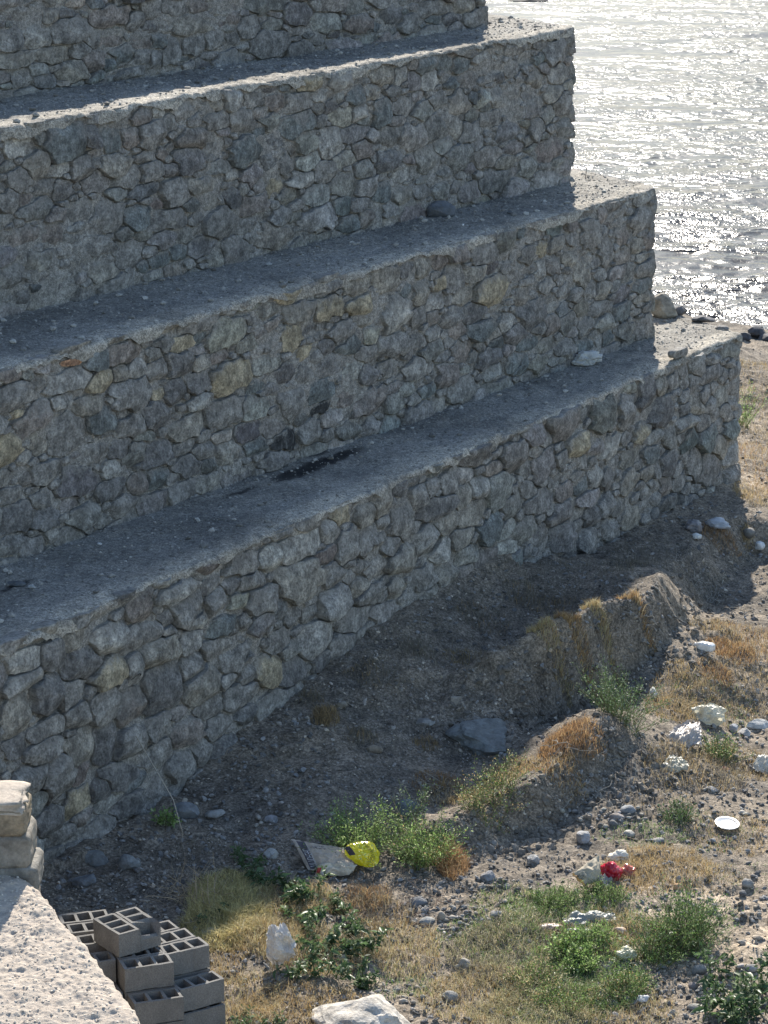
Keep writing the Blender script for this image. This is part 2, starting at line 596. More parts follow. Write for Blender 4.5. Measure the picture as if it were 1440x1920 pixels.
xs = np.concatenate([[-900, -400, -150, -60, -30, -15, -9], np.linspace(-6.0, 9.0, 430), [12, 15, 20, 30, 60, 120, 250, 500, 900]])
ys = np.concatenate([[-600, -200, -60, -10, 5, 12], np.linspace(16.5, 44, 760), np.linspace(44.2, 56, 90), np.linspace(58, 140, 40), [160, 190, 230, 300, 450, 700, 1200, 2000]])
X, Y = np.meshgrid(xs, ys, indexing='ij')
Z = ground_z(X, Y)
SAND = [(1400, 1740, 1.0, 1.0), (1150, 1720, .8, .35), (800, 1850, .8, .3), (1300, 1330, .6, .35), (1440, 1560, .5, .5), (1250, 1600, .45, .35), (1420, 800, 1.2, .5), (1430, 950, .9, .5), (1000, 1750, .5, .3), (560, 1880, .5, .3), (1440, 1880, .6, .6), (1420, 1250, .6, .45), (1200, 1880, .5, .3)]
sand = np.zeros(X.shape)
for px, py, r_, a_ in SAND:
    q = P(px, py, 0)
    sand = np.maximum(sand, a_ * np.exp(-((X - q[0]) ** 2 + (Y - q[1]) ** 2) / (2 * r_ ** 2)))
sand = np.clip(sand * (1 + 0.8 * fbm(X * 3, Y * 3, 0, 3, 3)), 0, 1)
me = mesh("ground", np.stack([X, Y, Z], -1).reshape(-1, 3), gridfaces(len(xs), len(ys)), True, {"sand": sand.ravel()}, M['ground'])
ground = link("ground", me)
tag(ground, kind="structure", label="dark gravelly earth bank and flat stony shore below the walls")

# ------------------------------------------------------------------ river
def wave(x, y):
    z = 0.04 * fbm(x * 0.45, y * 0.6, 0, 2, 201) + 0.022 * (1 - np.abs(fbm(x * 1.1 + 0.3 * y, y * 1.7, 0, 3, 207))) + 0.006 * fbm(x * 3.5, y * 4.5, 0, 2, 233)
    rap = ss(1 - np.abs(y - 56) / 14)
    return z * (1 + 1.8 * rap)


x1 = np.linspace(-6, 26, 330)
y1 = 47 + (140 - 47) * (np.linspace(0, 1, 640) ** 1.35)
X, Y = np.meshgrid(x1, y1, indexing='ij')
Zw = -0.78 + wave(X, Y)
foam = ss((noise(X * 0.55, Y * 0.9, 0, 91) + 0.1) / 0.8) * 0.38 * ss(1 - np.abs(Y - 56) / 18) + 0.25 * ss((wave(X, Y) - 0.10) / 0.10)
me = mesh("river", np.stack([X, Y, Zw], -1).reshape(-1, 3), gridfaces(len(x1), len(y1)), True, {"foam": foam.ravel()}, M['water'])
river = link("river", me)
tag(river, kind="structure", label="rippling river water glittering in the low sun")
xo = np.array([-700., -200, -60, -6.2, 26.2, 60, 200, 700]); yo = np.array([-400., -50, 47.2, 139.8, 180, 260, 500, 1000])
Xo, Yo = np.meshgrid(xo, yo, indexing='ij')
ff = gridfaces(8, 8)
keep = [k for k, q in enumerate(ff) if not (Xo.ravel()[q].mean() > -6 and Xo.ravel()[q].mean() < 26 and Yo.ravel()[q].mean() > 48 and Yo.ravel()[q].mean() < 139)]
me = mesh("river_reach", np.stack([Xo, Yo, np.full(Xo.shape, -0.8)], -1).reshape(-1, 3), ff[keep], True, {"foam": np.zeros(64)}, M['water'])
tag(link("river_reach", me), kind="structure", label="outer reach of the river beyond the rapids")

# ------------------------------------------------------------------ stone walls
CC = {'g': (.305, .292, .27), 'd': (.215, .208, .20), 'b': (.205, .22, .214), 't': (.345, .32, .275), 'y': (.43, .37, .265), 'p': (.43, .415, .38),
      'r': (.285, .252, .225), 'o': (.46, .27, .17), 'k': (.06, .06, .06), 'w': (.385, .372, .345)}


def palette(r):
    k = r.choice(list('ggggggggddbtwgr'))
    c = np.array(CC[k]) * r.uniform(0.78, 1.22)
    return c * r.uniform(0.97, 1.03, 3)


NA = 24
ANG = np.arange(NA) * 2 * math.pi / NA
UV = np.stack([np.cos(ANG), np.sin(ANG)], 1)


class Face:
    """one vertical stone-faced plane from L to R (xy), from height zb to zt (both linear along it)"""

    def __init__(s, L, R, zb, zt, ka=0.56):
        s.L, s.R = np.array(L, float), np.array(R, float)
        s.len = np.linalg.norm(s.R - s.L)
        s.u = (s.R - s.L) / s.len
        s.n = np.array([s.u[1], -s.u[0]])
        s.zb, s.zt, s.ka = zb, zt, ka

    def zbot(s, a_): return s.zb[0] + (s.zb[1] - s.zb[0]) * a_ / s.len
    def ztop(s, a_): return s.zt[0] + (s.zt[1] - s.zt[0]) * a_ / s.len

    def world(s, a_, z, d):
        return np.stack([s.L[0] + s.u[0] * a_ + s.n[0] * d, s.L[1] + s.u[1] * a_ + s.n[1] * d, z + 0 * a_], -1)

    def hit(s, px, py):
        """where the view through that place of the photograph meets the plane: (along, z, px per metre)"""
        d = ray(px, py)
        t = (s.L @ s.n) / (d[:2] @ s.n)
        p = np.array([0, 0, CAMZ]) + t * d
        return (p[:2] - s.L) @ s.u, p[2], FPX / t


def sites(F, seeds, mean_r, r, zref):
    """rows: x, z, half width, half height (metric), turn, squareness"""
    pts, cols = [], []
    for (px, py, w_, h_, c) in seeds:
        a_, z, ppm = F.hit(px, py)
        pts.append([a_ * F.ka, z, 0.5 * w_ / ppm * 1.03, 0.5 * h_ / ppm * 1.05, r.normal() * 0.16 + 0.1, r.uniform(2.6, 9)])
        cols.append(CC[c])
    Wm = F.len * F.ka
    for (lo, hi, tries, k) in ((1.1, 1.55, 500, 0.98), (0.8, 1.1, 3000, 0.92), (0.5, 0.8, 4000, 0.88), (0.28, 0.45, 3500, 0.86)):
        A = np.array(pts) if pts else np.zeros((0, 6))
        for _ in range(tries):
            rr = mean_r * r.uniform(lo, hi)
            asp = math.exp(r.normal() * 0.28 + 0.1)
            hw, hh = rr * math.sqrt(asp), rr / math.sqrt(asp)
            x = r.uniform(0, Wm)
            zz = r.uniform(F.zbot(x / F.ka), F.ztop(x / F.ka) - 0.4 * hh)
            if len(pts):
                dx, dy = A[:, 0] - x, A[:, 1] - zz
                D = np.hypot(dx, dy) + 1e-6
                cx_, cy_ = np.abs(dx) / D, np.abs(dy) / D
                ra = 1 / np.hypot(cx_ / A[:, 2], cy_ / A[:, 3]); rb = 1 / np.hypot(cx_ / hw, cy_ / hh)
                if (D < k * (ra + rb)).any(): continue
            pts.append([x, zz, hw, hh, r.normal() * 0.35 + 0.1, r.uniform(2.4, 9)]); cols.append(None)
            A = np.array(pts)
    return np.array(pts), cols


def field(q, x, y):
    dx, dy = x - q[0], y - q[1]
    c, s_ = math.cos(q[4]), math.sin(q[4])
    a_, b_ = np.abs(dx * c + dy * s_) / q[2], np.abs(-dx * s_ + dy * c) / q[3]
    return (a_ ** q[5] + b_ ** q[5]) ** (1 / q[5])


def stone_mesh(name, out, prot, r):
    """pillow of irregular outline; out: radius per angle (metric), returns verts (x, y, depth)"""
    rings = [(1.0, -0.09, 1.0), (1.0, 0.3, 0.85), (0.975, 0.84, 0.45), (0.975, 0.84, 0.45), (0.82, 0.98, 0.2), (0.45, 1.0, 0.1)]
    pl = []
    for _ in range(r.integers(3, 6)):
        th = r.uniform(0, 2 * math.pi)
        pl.append((math.cos(th), math.sin(th), r.uniform(0.6, 1.05), r.uniform(0.6, 2.2)))
    R0 = out.mean()
    tx, ty = r.normal() * 0.22, r.uniform(-0.05, 0.55)
    V, S = [], []
    sd_ = int(r.integers(9999))

    def relief_(q, dp):
        dep = prot * (dp - tx * q[:, 0] / R0 * dp - ty * q[:, 1] / R0 * dp)
        for (cx_, cy_, c0, sl_) in pl:
            dep = np.minimum(dep, prot * (c0 + sl_ * (0.55 - (q[:, 0] * cx_ + q[:, 1] * cy_) / R0)))
        return dep
    for (rho, dp, sm) in rings:
        q = UV * (out * rho * (1 + (0.05 * r.normal(size=NA) if 0.3 < rho < 0.9 and dp < .99 else 0)))[:, None]
        dep = np.full(NA, dp) if dp < 0 else relief_(q, dp) + 0.10 * prot * noise(q[:, 0] * 14, q[:, 1] * 14, 0, sd_)
        V.append(np.column_stack([q, dep]))
        S.append(np.clip(sm + 0.45 * UV[:, 1] * rho, 0, 1))
    dep = relief_(np.zeros((1, 2)), 1.0)[0]
    V.append(np.array([[0, 0, dep]])); S.append(np.array([0.05]))
    V = np.concatenate(V); S = np.concatenate(S)
    fs = []
    k = np.arange(NA); k2 = (k + 1) % NA
    for i in range(len(rings) - 1):
        if i == 2: continue
        fs.append(np.stack([i * NA + k, i * NA + k2, (i + 1) * NA + k2, (i + 1) * NA + k], 1))
    last = (len(rings) - 1) * NA
    tri = np.stack([last + k, last + k2, np.full(NA, len(V) - 1)], 1)
    return V, S, [np.concatenate(fs), tri]


def build_face(F, parent, seeds, mean_r, seed, maxparts=300, smear_bias=0.0, topgap=0.03, stain=(), relief=1.0, mname="mortar"):
    r = np.random.default_rng(seed)
    A, cols = sites(F, seeds, mean_r, r, 0)
    n = len(A)
    stones = []
    RS = np.linspace(0.12, 1.9, 60)
    for i in range(n):
        q = A[i]
        rm = max(q[2], q[3])
        dist = np.hypot(A[:, 0] - q[0], A[:, 1] - q[1])
        nb = np.where((dist > 1e-6) & (dist < 2.2 * rm + 0.45))[0]
        X_ = q[0] + UV[:, 0:1] * RS[None] * rm; Y_ = q[1] + UV[:, 1:2] * RS[None] * rm
        f0 = field(q, X_, Y_)
        other = np.full(X_.shape, 9.0)
        for j in nb: other = np.minimum(other, field(A[j], X_, Y_))
        cap = r.uniform(1.3, 1.8)
        bad = (other < f0) | (f0 > cap)
        k_ = np.where(bad.any(1), bad.argmax(1), len(RS) - 1)
        if (k_ < 3).sum() > 5: continue
        o = RS[np.maximum(k_ - 0.5, 0).astype(int)] * rm
        a0 = A[i, 0] / F.ka
        top = F.ztop(a0) - topgap * r.uniform(0.3, 1.6) - A[i, 1]
        bot = A[i, 1] - F.zbot(a0)
        o = np.where(UV[:, 1] > 0.05, np.minimum(o, np.maximum(top, .02) / np.maximum(UV[:, 1], .05)), o)
        end = A[i, 0]
        o = np.where(UV[:, 0] < -0.05, np.minimum(o, (end + .03) / np.maximum(-UV[:, 0], .05)), o)
        end = F.len * F.ka - A[i, 0] + 0.015
        o = np.where(UV[:, 0] > 0.05, np.minimum(o, end / np.maximum(UV[:, 0], .05)), o)
        o = o - r.uniform(0.001, 0.009)
        if o.min() < 0.012 and (o < 0.012).sum() > 7: continue
        o = np.maximum(o, 0.01)
        sm = (np.roll(o, 1) + np.roll(o, -1) + o) / 3
        sm2 = (np.roll(sm, 1) + np.roll(sm, -1) + sm) / 3
        o = np.minimum(o * 0.9 + sm * 0.1, o + 0.006)
        o = o * (1 + 0.034 * r.normal(size=NA))
        rg = math.sqrt(q[2] * q[3])
        prot = min(0.085, max(0.022, rg * r.uniform(0.22, 0.6))) * relief
        V, S, fs = stone_mesh("stone", o, prot, r)
        S = np.clip(S + smear_bias + r.normal() * 0.13, 0, 1.2)
        base = r.uniform(-0.022, 0.026)
        a_ = (A[i, 0] + V[:, 0]) / F.ka
        z = A[i, 1] + V[:, 1]
        wv = F.world(a_, z, V[:, 2] + base)
        c = cols[i] if cols[i] is not None else palette(r)
        cen = F.world(np.array(a0), np.array(A[i, 1]), 0.0)
        px, py, dd = proj(cen)
        vis = -40 < px < 1480 and -40 < py < 1960
        size = rg * FPX / dd * (1 if vis else 0.001)
        stones.append((size, wv, S, fs, c, cen))
    stones.sort(key=lambda q: -q[0])
    for k, (size, wv, S, fs, c, cen) in enumerate(stones[:maxparts]):
        me_ = mesh("stone", wv - cen, fs, True, {"smear": S}, M['stone'])
        link("stone", me_, None, parent, cen, 0, c)
    rest = stones[maxparts:]
    if rest:
        o_, VV, SS, F4, F3 = 0, [], [], [], []
        for (size, wv, S, fs, c, cen) in rest:
            VV.append(wv); SS.append(S); F4.append(fs[0] + o_); F3.append(fs[1] + o_); o_ += len(wv)
        me_ = mesh("small_stones", np.concatenate(VV) - np.array(parent.location), [np.concatenate(F4), np.concatenate(F3)], True, {"smear": np.concatenate(SS)}, M['stone'])
        q = link("small_stones", me_, None, parent, parent.location, 0, CC['g'])
        q["kind"] = "stuff"
    # mortar sheet
    na = max(4, int(F.len / 0.045)); nb_ = 72
    a_ = np.linspace(0, F.len + 0.02, na); b_ = np.linspace(0, 1, nb_)
    AA, BB = np.meshgrid(a_, b_, indexing='ij')
    zz = F.zbot(AA) + (F.ztop(AA) - 0.015 - F.zbot(AA)) * BB
    X_, Y_ = AA * F.ka, zz
    d1 = np.full(X_.shape, 9.0); d2 = d1.copy(); own = np.zeros(X_.shape, int)
    for i in range(n):
        dd = field(A[i], X_, Y_)
        m1 = dd < d1
        d2 = np.where(m1, d1, np.minimum(d2, dd)); own = np.where(m1, i, own); d1 = np.where(m1, dd, d1)
    edge = np.clip((d2 - d1) / 1.2, 0, 1)
    up = np.clip((Y_ - A[own, 1]) / np.maximum(A[own, 3], .02), -1, 1)
    lvl = -0.016 + smear_bias * 0.05 + 0.026 * noise(AA * .9, zz * 1.3, 0, seed + 31) + 0.015 * fbm(AA * 2.0, zz * 3.0, 0, 3, seed) + 0.014 * fbm(AA * 11, zz * 13, 0, 3, seed + 5)
    crev = ss((noise(AA * 2.5, zz * 3.5, 0, seed + 9) + 0.35) / 0.8)
    lvl = lvl - 0.06 * crev * (1 - ss(edge * 6)) * np.where(up < 0.2, 1, 0.35)
    lvl = lvl + 0.008 * np.where(up > 0.3, 1, 0)
    lvl = np.where(BB > 0.965, 0.012 + 0.02 * fbm(AA * 5, zz * 2, 0, 3, seed + 3), lvl)
    V = F.world(AA, zz, lvl).reshape(-1, 3)
    me_ = mesh(mname, V - np.array(parent.location), gridfaces(na, nb_), True, None, M['mortar'])
    link("mortar", me_, None, parent, parent.location)


Ls = {4: (-3.27, 22.48), 3: (-3.57, 24.96), 2: (-3.84, 27.30), 1: (-4.07, 29.5)}
Rs = {4: (4.66, 35.78), 3: (3.46, 35.50), 2: (2.41, 36.00), 1: (1.27, 36.15)}
ZT = {4: (2.30, 2.30), 3: (4.17, 4.27), 2: (6.08, 6.265), 1: (7.30, 7.27)}
EXT = 2.2
for k in Ls:
    L, R = np.array(Ls[k]), np.array(Rs[k])
    u = (R - L) / np.linalg.norm(R - L)
    sl_ = (ZT[k][1] - ZT[k][0]) / np.linalg.norm(R - L)
    Ls[k] = tuple(L - EXT * u)
    ZT[k] = (ZT[k][0] - sl_ * EXT, ZT[k][1])
EDIR = np.array([-0.49, 0.872])


def Z1(x0, y0, s_, items):
    return [(x0 + a_ / s_, y0 + b_ / s_, w_ / s_, h_ / s_, c) for (a_, b_, w_, h_, c) in items]


S1 = Z1(0, 0, 2.88, [(590, 85, 230, 110, 'r'), (365, 160, 190, 150, 'g'), (190, 200, 140, 140, 'p'), (55, 210, 120, 130, 'g'), (85, 318, 190, 85, 't'), (285, 290, 180, 100, 't'), (430, 270, 90, 90, 'g'),
                     (265, 90, 80, 90, 't'), (160, 75, 110, 80, 'g'), (355, 70, 90, 60, 'd'), (725, 105, 90, 100, 'g'), (600, 215, 120, 110, 'r'), (500, 215, 80, 90, 'g'), (760, 220, 110, 90, 'r'),
                     (660, 290, 110, 120, 'b'), (755, 310, 100, 90, 'g'), (810, 50, 100, 110, 'g'), (815, 145, 80, 70, 'd'), (880, 130, 70, 110, 'g'), (1030, 130, 210, 110, 't'), (940, 40, 120, 80, 'g'),
                     (1070, 35, 90, 80, 'r'), (1170, 40, 90, 80, 't'), (925, 270, 80, 170, 'g'), (850, 215, 70, 90, 'b'), (1040, 240, 110, 110, 'g'), (510, 330, 110, 110, 'r'), (590, 350, 80, 110, 'b'),
                     (400, 380, 140, 110, 't'), (110, 430, 80, 100, 'g'), (830, 340, 50, 150, 'g'), (720, 385, 180, 50, 'g'), (1260, 100, 60, 80, 'r'), (1330, 150, 90, 130, 'g'), (1150, 220, 80, 100, 'g')]) \
    + Z1(720, 0, 2, [(180, 30, 120, 60, 'g'), (90, 90, 80, 80, 'g'), (330, 70, 70, 60, 'g'), (300, 20, 70, 60, 't'), (30, 60, 70, 80, 'd')])
S2 = Z1(0, 0, 2.88, [(185, 668, 100, 75, 't'), (270, 650, 70, 60, 'r'), (95, 765, 130, 170, 'p'), (355, 760, 190, 210, 'b'), (590, 735, 110, 160, 'b'), (480, 740, 80, 140, 'd'), (760, 635, 100, 90, 'r'),
                     (610, 620, 60, 60, 'g'), (850, 600, 60, 80, 'p'), (980, 600, 100, 100, 'g'), (1160, 555, 90, 90, 't'), (1250, 530, 105, 140, 'p'), (1355, 520, 95, 120, 'g'), (810, 720, 130, 160, 'g'),
                     (700, 740, 90, 120, 'r'), (1170, 655, 110, 90, 'g'), (1290, 650, 120, 130, 'g'), (1400, 720, 60, 100, 'b'), (1305, 815, 130, 150, 'b'), (1150, 770, 80, 110, 'g')]) \
    + Z1(0, 220, 2.88, [(195, 255, 120, 130, 't'), (310, 280, 110, 70, 'p'), (430, 270, 120, 140, 'g'), (620, 260, 130, 120, 't'), (790, 210, 90, 60, 'g'), (105, 340, 90, 120, 'g'), (240, 370, 80, 80, 'g'),
                        (340, 390, 90, 110, 'd'), (40, 450, 90, 110, 'g'), (820, 290, 100, 110, 'g'), (1080, 370, 160, 90, 't'), (940, 400, 130, 150, 'g'), (1245, 310, 60, 60, 'p'), (430, 500, 130, 120, 'g'),
                        (570, 540, 150, 200, 'g'), (120, 640, 140, 110, 'r'), (280, 640, 100, 110, 'r'), (740, 540, 110, 130, 'b'), (910, 550, 170, 110, 'g'), (1115, 450, 80, 130, 't'), (1370, 470, 130, 110, 'r'),
                        (690, 740, 120, 130, 'g'), (550, 830, 140, 120, 't'), (420, 790, 90, 80, 'd'), (770, 810, 60, 80, 'b'), (860, 770, 110, 80, 'b'), (960, 730, 80, 80, 'b'), (640, 900, 220, 100, 'g'),
                        (430, 960, 190, 90, 'g'), (1330, 580, 130, 80, 'g'), (60, 850, 100, 180, 'g'), (200, 1030, 70, 70, 't'), (125, 960, 60, 110, 'd')]) \
    + Z1(500, 100, 2.88, [(230, 160, 170, 85, 'y'), (395, 140, 140, 100, 'p'), (45, 260, 90, 100, 'r'), (160, 260, 130, 110, 'g'), (285, 220, 85, 80, 'p'), (470, 220, 100, 100, 'b'), (150, 380, 200, 120, 'b'),
                          (565, 210, 90, 90, 't'), (620, 120, 120, 110, 't'), (720, 120, 60, 100, 'p'), (340, 480, 110, 170, 'p'), (500, 320, 90, 80, 'p'), (620, 320, 80, 150, 'b'), (740, 280, 110, 90, 'g'),
                          (855, 60, 105, 110, 'b'), (950, 45, 70, 90, 'b'), (1050, 60, 70, 70, 'b'), (880, 140, 80, 120, 'p'), (1165, 15, 120, 45, 'p'), (1200, 80, 150, 65, 'r'), (1250, 15, 50, 50, 'p'),
                          (100, 600, 80, 100, 'g'), (40, 700, 80, 150, 'y'), (510, 515, 90, 100, 'r'), (310, 640, 110, 120, 'g'), (530, 890, 80, 110, 'r'), (440, 920, 100, 90, 'b'), (940, 850, 110, 110, 'd'),
                          (730, 760, 90, 90, 't'), (830, 750, 90, 90, 'g'), (620, 740, 80, 100, 'b'), (1240, 230, 60, 130, 'p'), (1320, 250, 100, 150, 'b'), (1210, 350, 110, 90, 'g'), (1395, 30, 80, 60, 't')]) \
    + Z1(860, 0, 3.6, [(215, 460, 190, 85, 'r'), (270, 365, 55, 80, 't'), (545, 285, 100, 90, 'g'), (650, 340, 180, 150, 'g'), (450, 390, 90, 90, 't'), (350, 460, 100, 120, 'g'), (510, 540, 100, 160, 't'),
                       (700, 210, 130, 70, 'g'), (620, 240, 80, 80, 't'), (380, 310, 140, 110, 'g'), (630, 630, 110, 110, 't'), (520, 870, 90, 150, 'g'), (340, 680, 140, 180, 'b'), (690, 700, 110, 140, 'g'), (740, 410, 60, 60, 'r')])
S3 = Z1(0, 560, 2.88, [(395, 335, 130, 40, 'o'), (405, 255, 140, 70, 't'), (620, 210, 110, 70, 't'), (515, 320, 120, 130, 'b'), (660, 290, 190, 130, 'r'), (880, 150, 165, 120, 't'), (1050, 130, 180, 120, 'g'),
                       (980, 240, 110, 90, 'y'), (740, 370, 90, 120, 'w'), (850, 390, 110, 130, 'g'), (645, 400, 80, 110, 't'), (360, 440, 210, 120, 'w'), (530, 450, 150, 115, 'y'), (205, 450, 80, 100, 'g'),
                       (75, 515, 170, 150, 'g'), (960, 350, 140, 130, 'd'), (1075, 350, 80, 70, 't'), (1060, 450, 120, 110, 'd'), (1240, 420, 215, 170, 'y'), (1390, 470, 80, 60, 'b'), (850, 510, 60, 70, 'y'),
                       (700, 510, 190, 150, 'g'), (330, 555, 120, 90, 'w'), (90, 620, 70, 60, 'y'), (180, 640, 160, 150, 'r'), (360, 720, 230, 230, 'g'), (210, 770, 80, 170, 't'), (20, 820, 110, 200, 'y'),
                       (460, 580, 140, 150, 't'), (530, 660, 130, 150, 'b'), (690, 690, 130, 120, 'g'), (840, 630, 130, 150, 'd'), (940, 500, 120, 140, 'd'), (1010, 690, 190, 130, 't'), (1200, 620, 180, 150, 'g'),
                       (640, 800, 100, 110, 'd'), (520, 820, 120, 120, 'g'), (850, 840, 150, 130, 'd'), (990, 800, 110, 80, 'g'), (1090, 820, 120, 90, 'g'), (1220, 830, 110, 120, 't'), (60, 1060, 120, 110, 'g'),
                       (100, 1170, 150, 180, 'd'), (210, 1080, 110, 90, 'g'), (240, 1190, 140, 100, 'd'), (600, 1020, 160, 110, 'd'), (740, 1000, 110, 120, 'r'), (840, 970, 100, 140, 'b'), (590, 920, 80, 100, 'p'),
                       (240, 940, 130, 120, 'g'), (1010, 900, 110, 120, 'd'), (1380, 790, 100, 80, 'b')]) \
    + Z1(500, 420, 2.88, [(110, 385, 160, 80, 'y'), (345, 280, 105, 60, 't'), (165, 475, 160, 120, 't'), (325, 450, 155, 130, 'y'), (330, 340, 140, 70, 'g'), (475, 330, 150, 110, 't'), (505, 430, 190, 90, 'y'),
                          (535, 240, 120, 60, 't'), (640, 290, 150, 140, 't'), (690, 480, 150, 220, 'p'), (740, 360, 90, 110, 'b'), (820, 370, 90, 140, 't'), (925, 320, 60, 70, 'y'), (905, 420, 105, 90, 'w'),
                          (1220, 355, 225, 150, 'y'), (1060, 390, 100, 90, 't'), (930, 190, 90, 110, 'r'), (840, 240, 90, 110, 't'), (750, 240, 90, 110, 'd'), (1030, 150, 120, 100, 'r'), (1160, 160, 130, 130, 'g'),
                          (1010, 290, 90, 150, 'g'), (1130, 260, 110, 90, 't'), (130, 600, 110, 150, 'y'), (220, 560, 80, 90, 'd'), (205, 690, 100, 80, 'y'), (400, 570, 150, 90, 'g'), (530, 530, 120, 50, 't'),
                          (20, 620, 80, 90, 'w'), (320, 660, 80, 80, 'd'), (440, 660, 130, 80, 'b'), (535, 695, 100, 80, 'g'), (680, 650, 180, 130, 'g'), (890, 590, 100, 80, 'p'), (1030, 570, 80, 90, 'r'),
                          (1000, 500, 120, 100, 'g'), (1240, 480, 70, 90, 'w'), (1290, 530, 70, 100, 'p'), (815, 500, 90, 120, 'g'), (200, 820, 90, 110, 'g'), (280, 900, 160, 120, 'b'), (295, 990, 130, 60, 'k'),
                          (130, 960, 120, 190, 'g'), (100, 1170, 130, 100, 'k'), (230, 1120, 120, 130, 'g'), (410, 930, 110, 110, 'r'), (550, 960, 160, 140, 'r'), (800, 780, 110, 110, 'w'), (660, 780, 90, 110, 'g'),
                          (1050, 690, 110, 120, 'r'), (1050, 900, 180, 130, 'g'), (1360, 760, 100, 120, 'b'), (820, 640, 90, 90, 'g'), (1150, 570, 140, 110, 'b')]) \
    + Z1(900, 380, 4.114, [(820, 60, 130, 100, 'g'), (840, 240, 180, 250, 'g'), (970, 400, 110, 330, 'g'), (790, 520, 130, 240, 't'), (1090, 250, 110, 150, 'r'), (1195, 330, 90, 120, 't'), (1305, 290, 100, 150, 'r'),
                           (1230, 130, 200, 180, 'g'), (930, 90, 80, 120, 'r'), (1070, 110, 90, 130, 'b'), (475, 140, 90, 80, 'd'), (690, 150, 80, 120, 'r'), (465, 350, 90, 130, 'y'), (580, 320, 90, 120, 't'),
                           (680, 430, 110, 120, 't'), (700, 280, 90, 110, 'g'), (260, 400, 70, 90, 't'), (280, 540, 130, 150, 'g'), (460, 530, 90, 160, 'w'), (500, 640, 120, 110, 'w'), (555, 790, 100, 100, 'p'),
                           (630, 690, 110, 110, 'g'), (730, 710, 90, 130, 'g'), (850, 680, 110, 120, 'g'), (940, 680, 130, 130, 't'), (1270, 510, 150, 130, 'g'), (1240, 640, 160, 120, 'b'), (1260, 720, 160, 70, 't'),
                           (900, 820, 170, 120, 'g'), (1080, 850, 140, 150, 'b'), (540, 950, 110, 170, 'r'), (370, 1080, 180, 110, 'b'), (280, 1240, 150, 160, 'b'), (130, 840, 90, 110, 'w'), (650, 1120, 160, 120, 'g'),
                           (810, 1100, 140, 100, 'b'), (980, 1040, 110, 120, 'b'), (930, 545, 90, 90, 'w'), (1240, 420, 130, 70, 't'), (1290, 810, 90, 60, 't')])
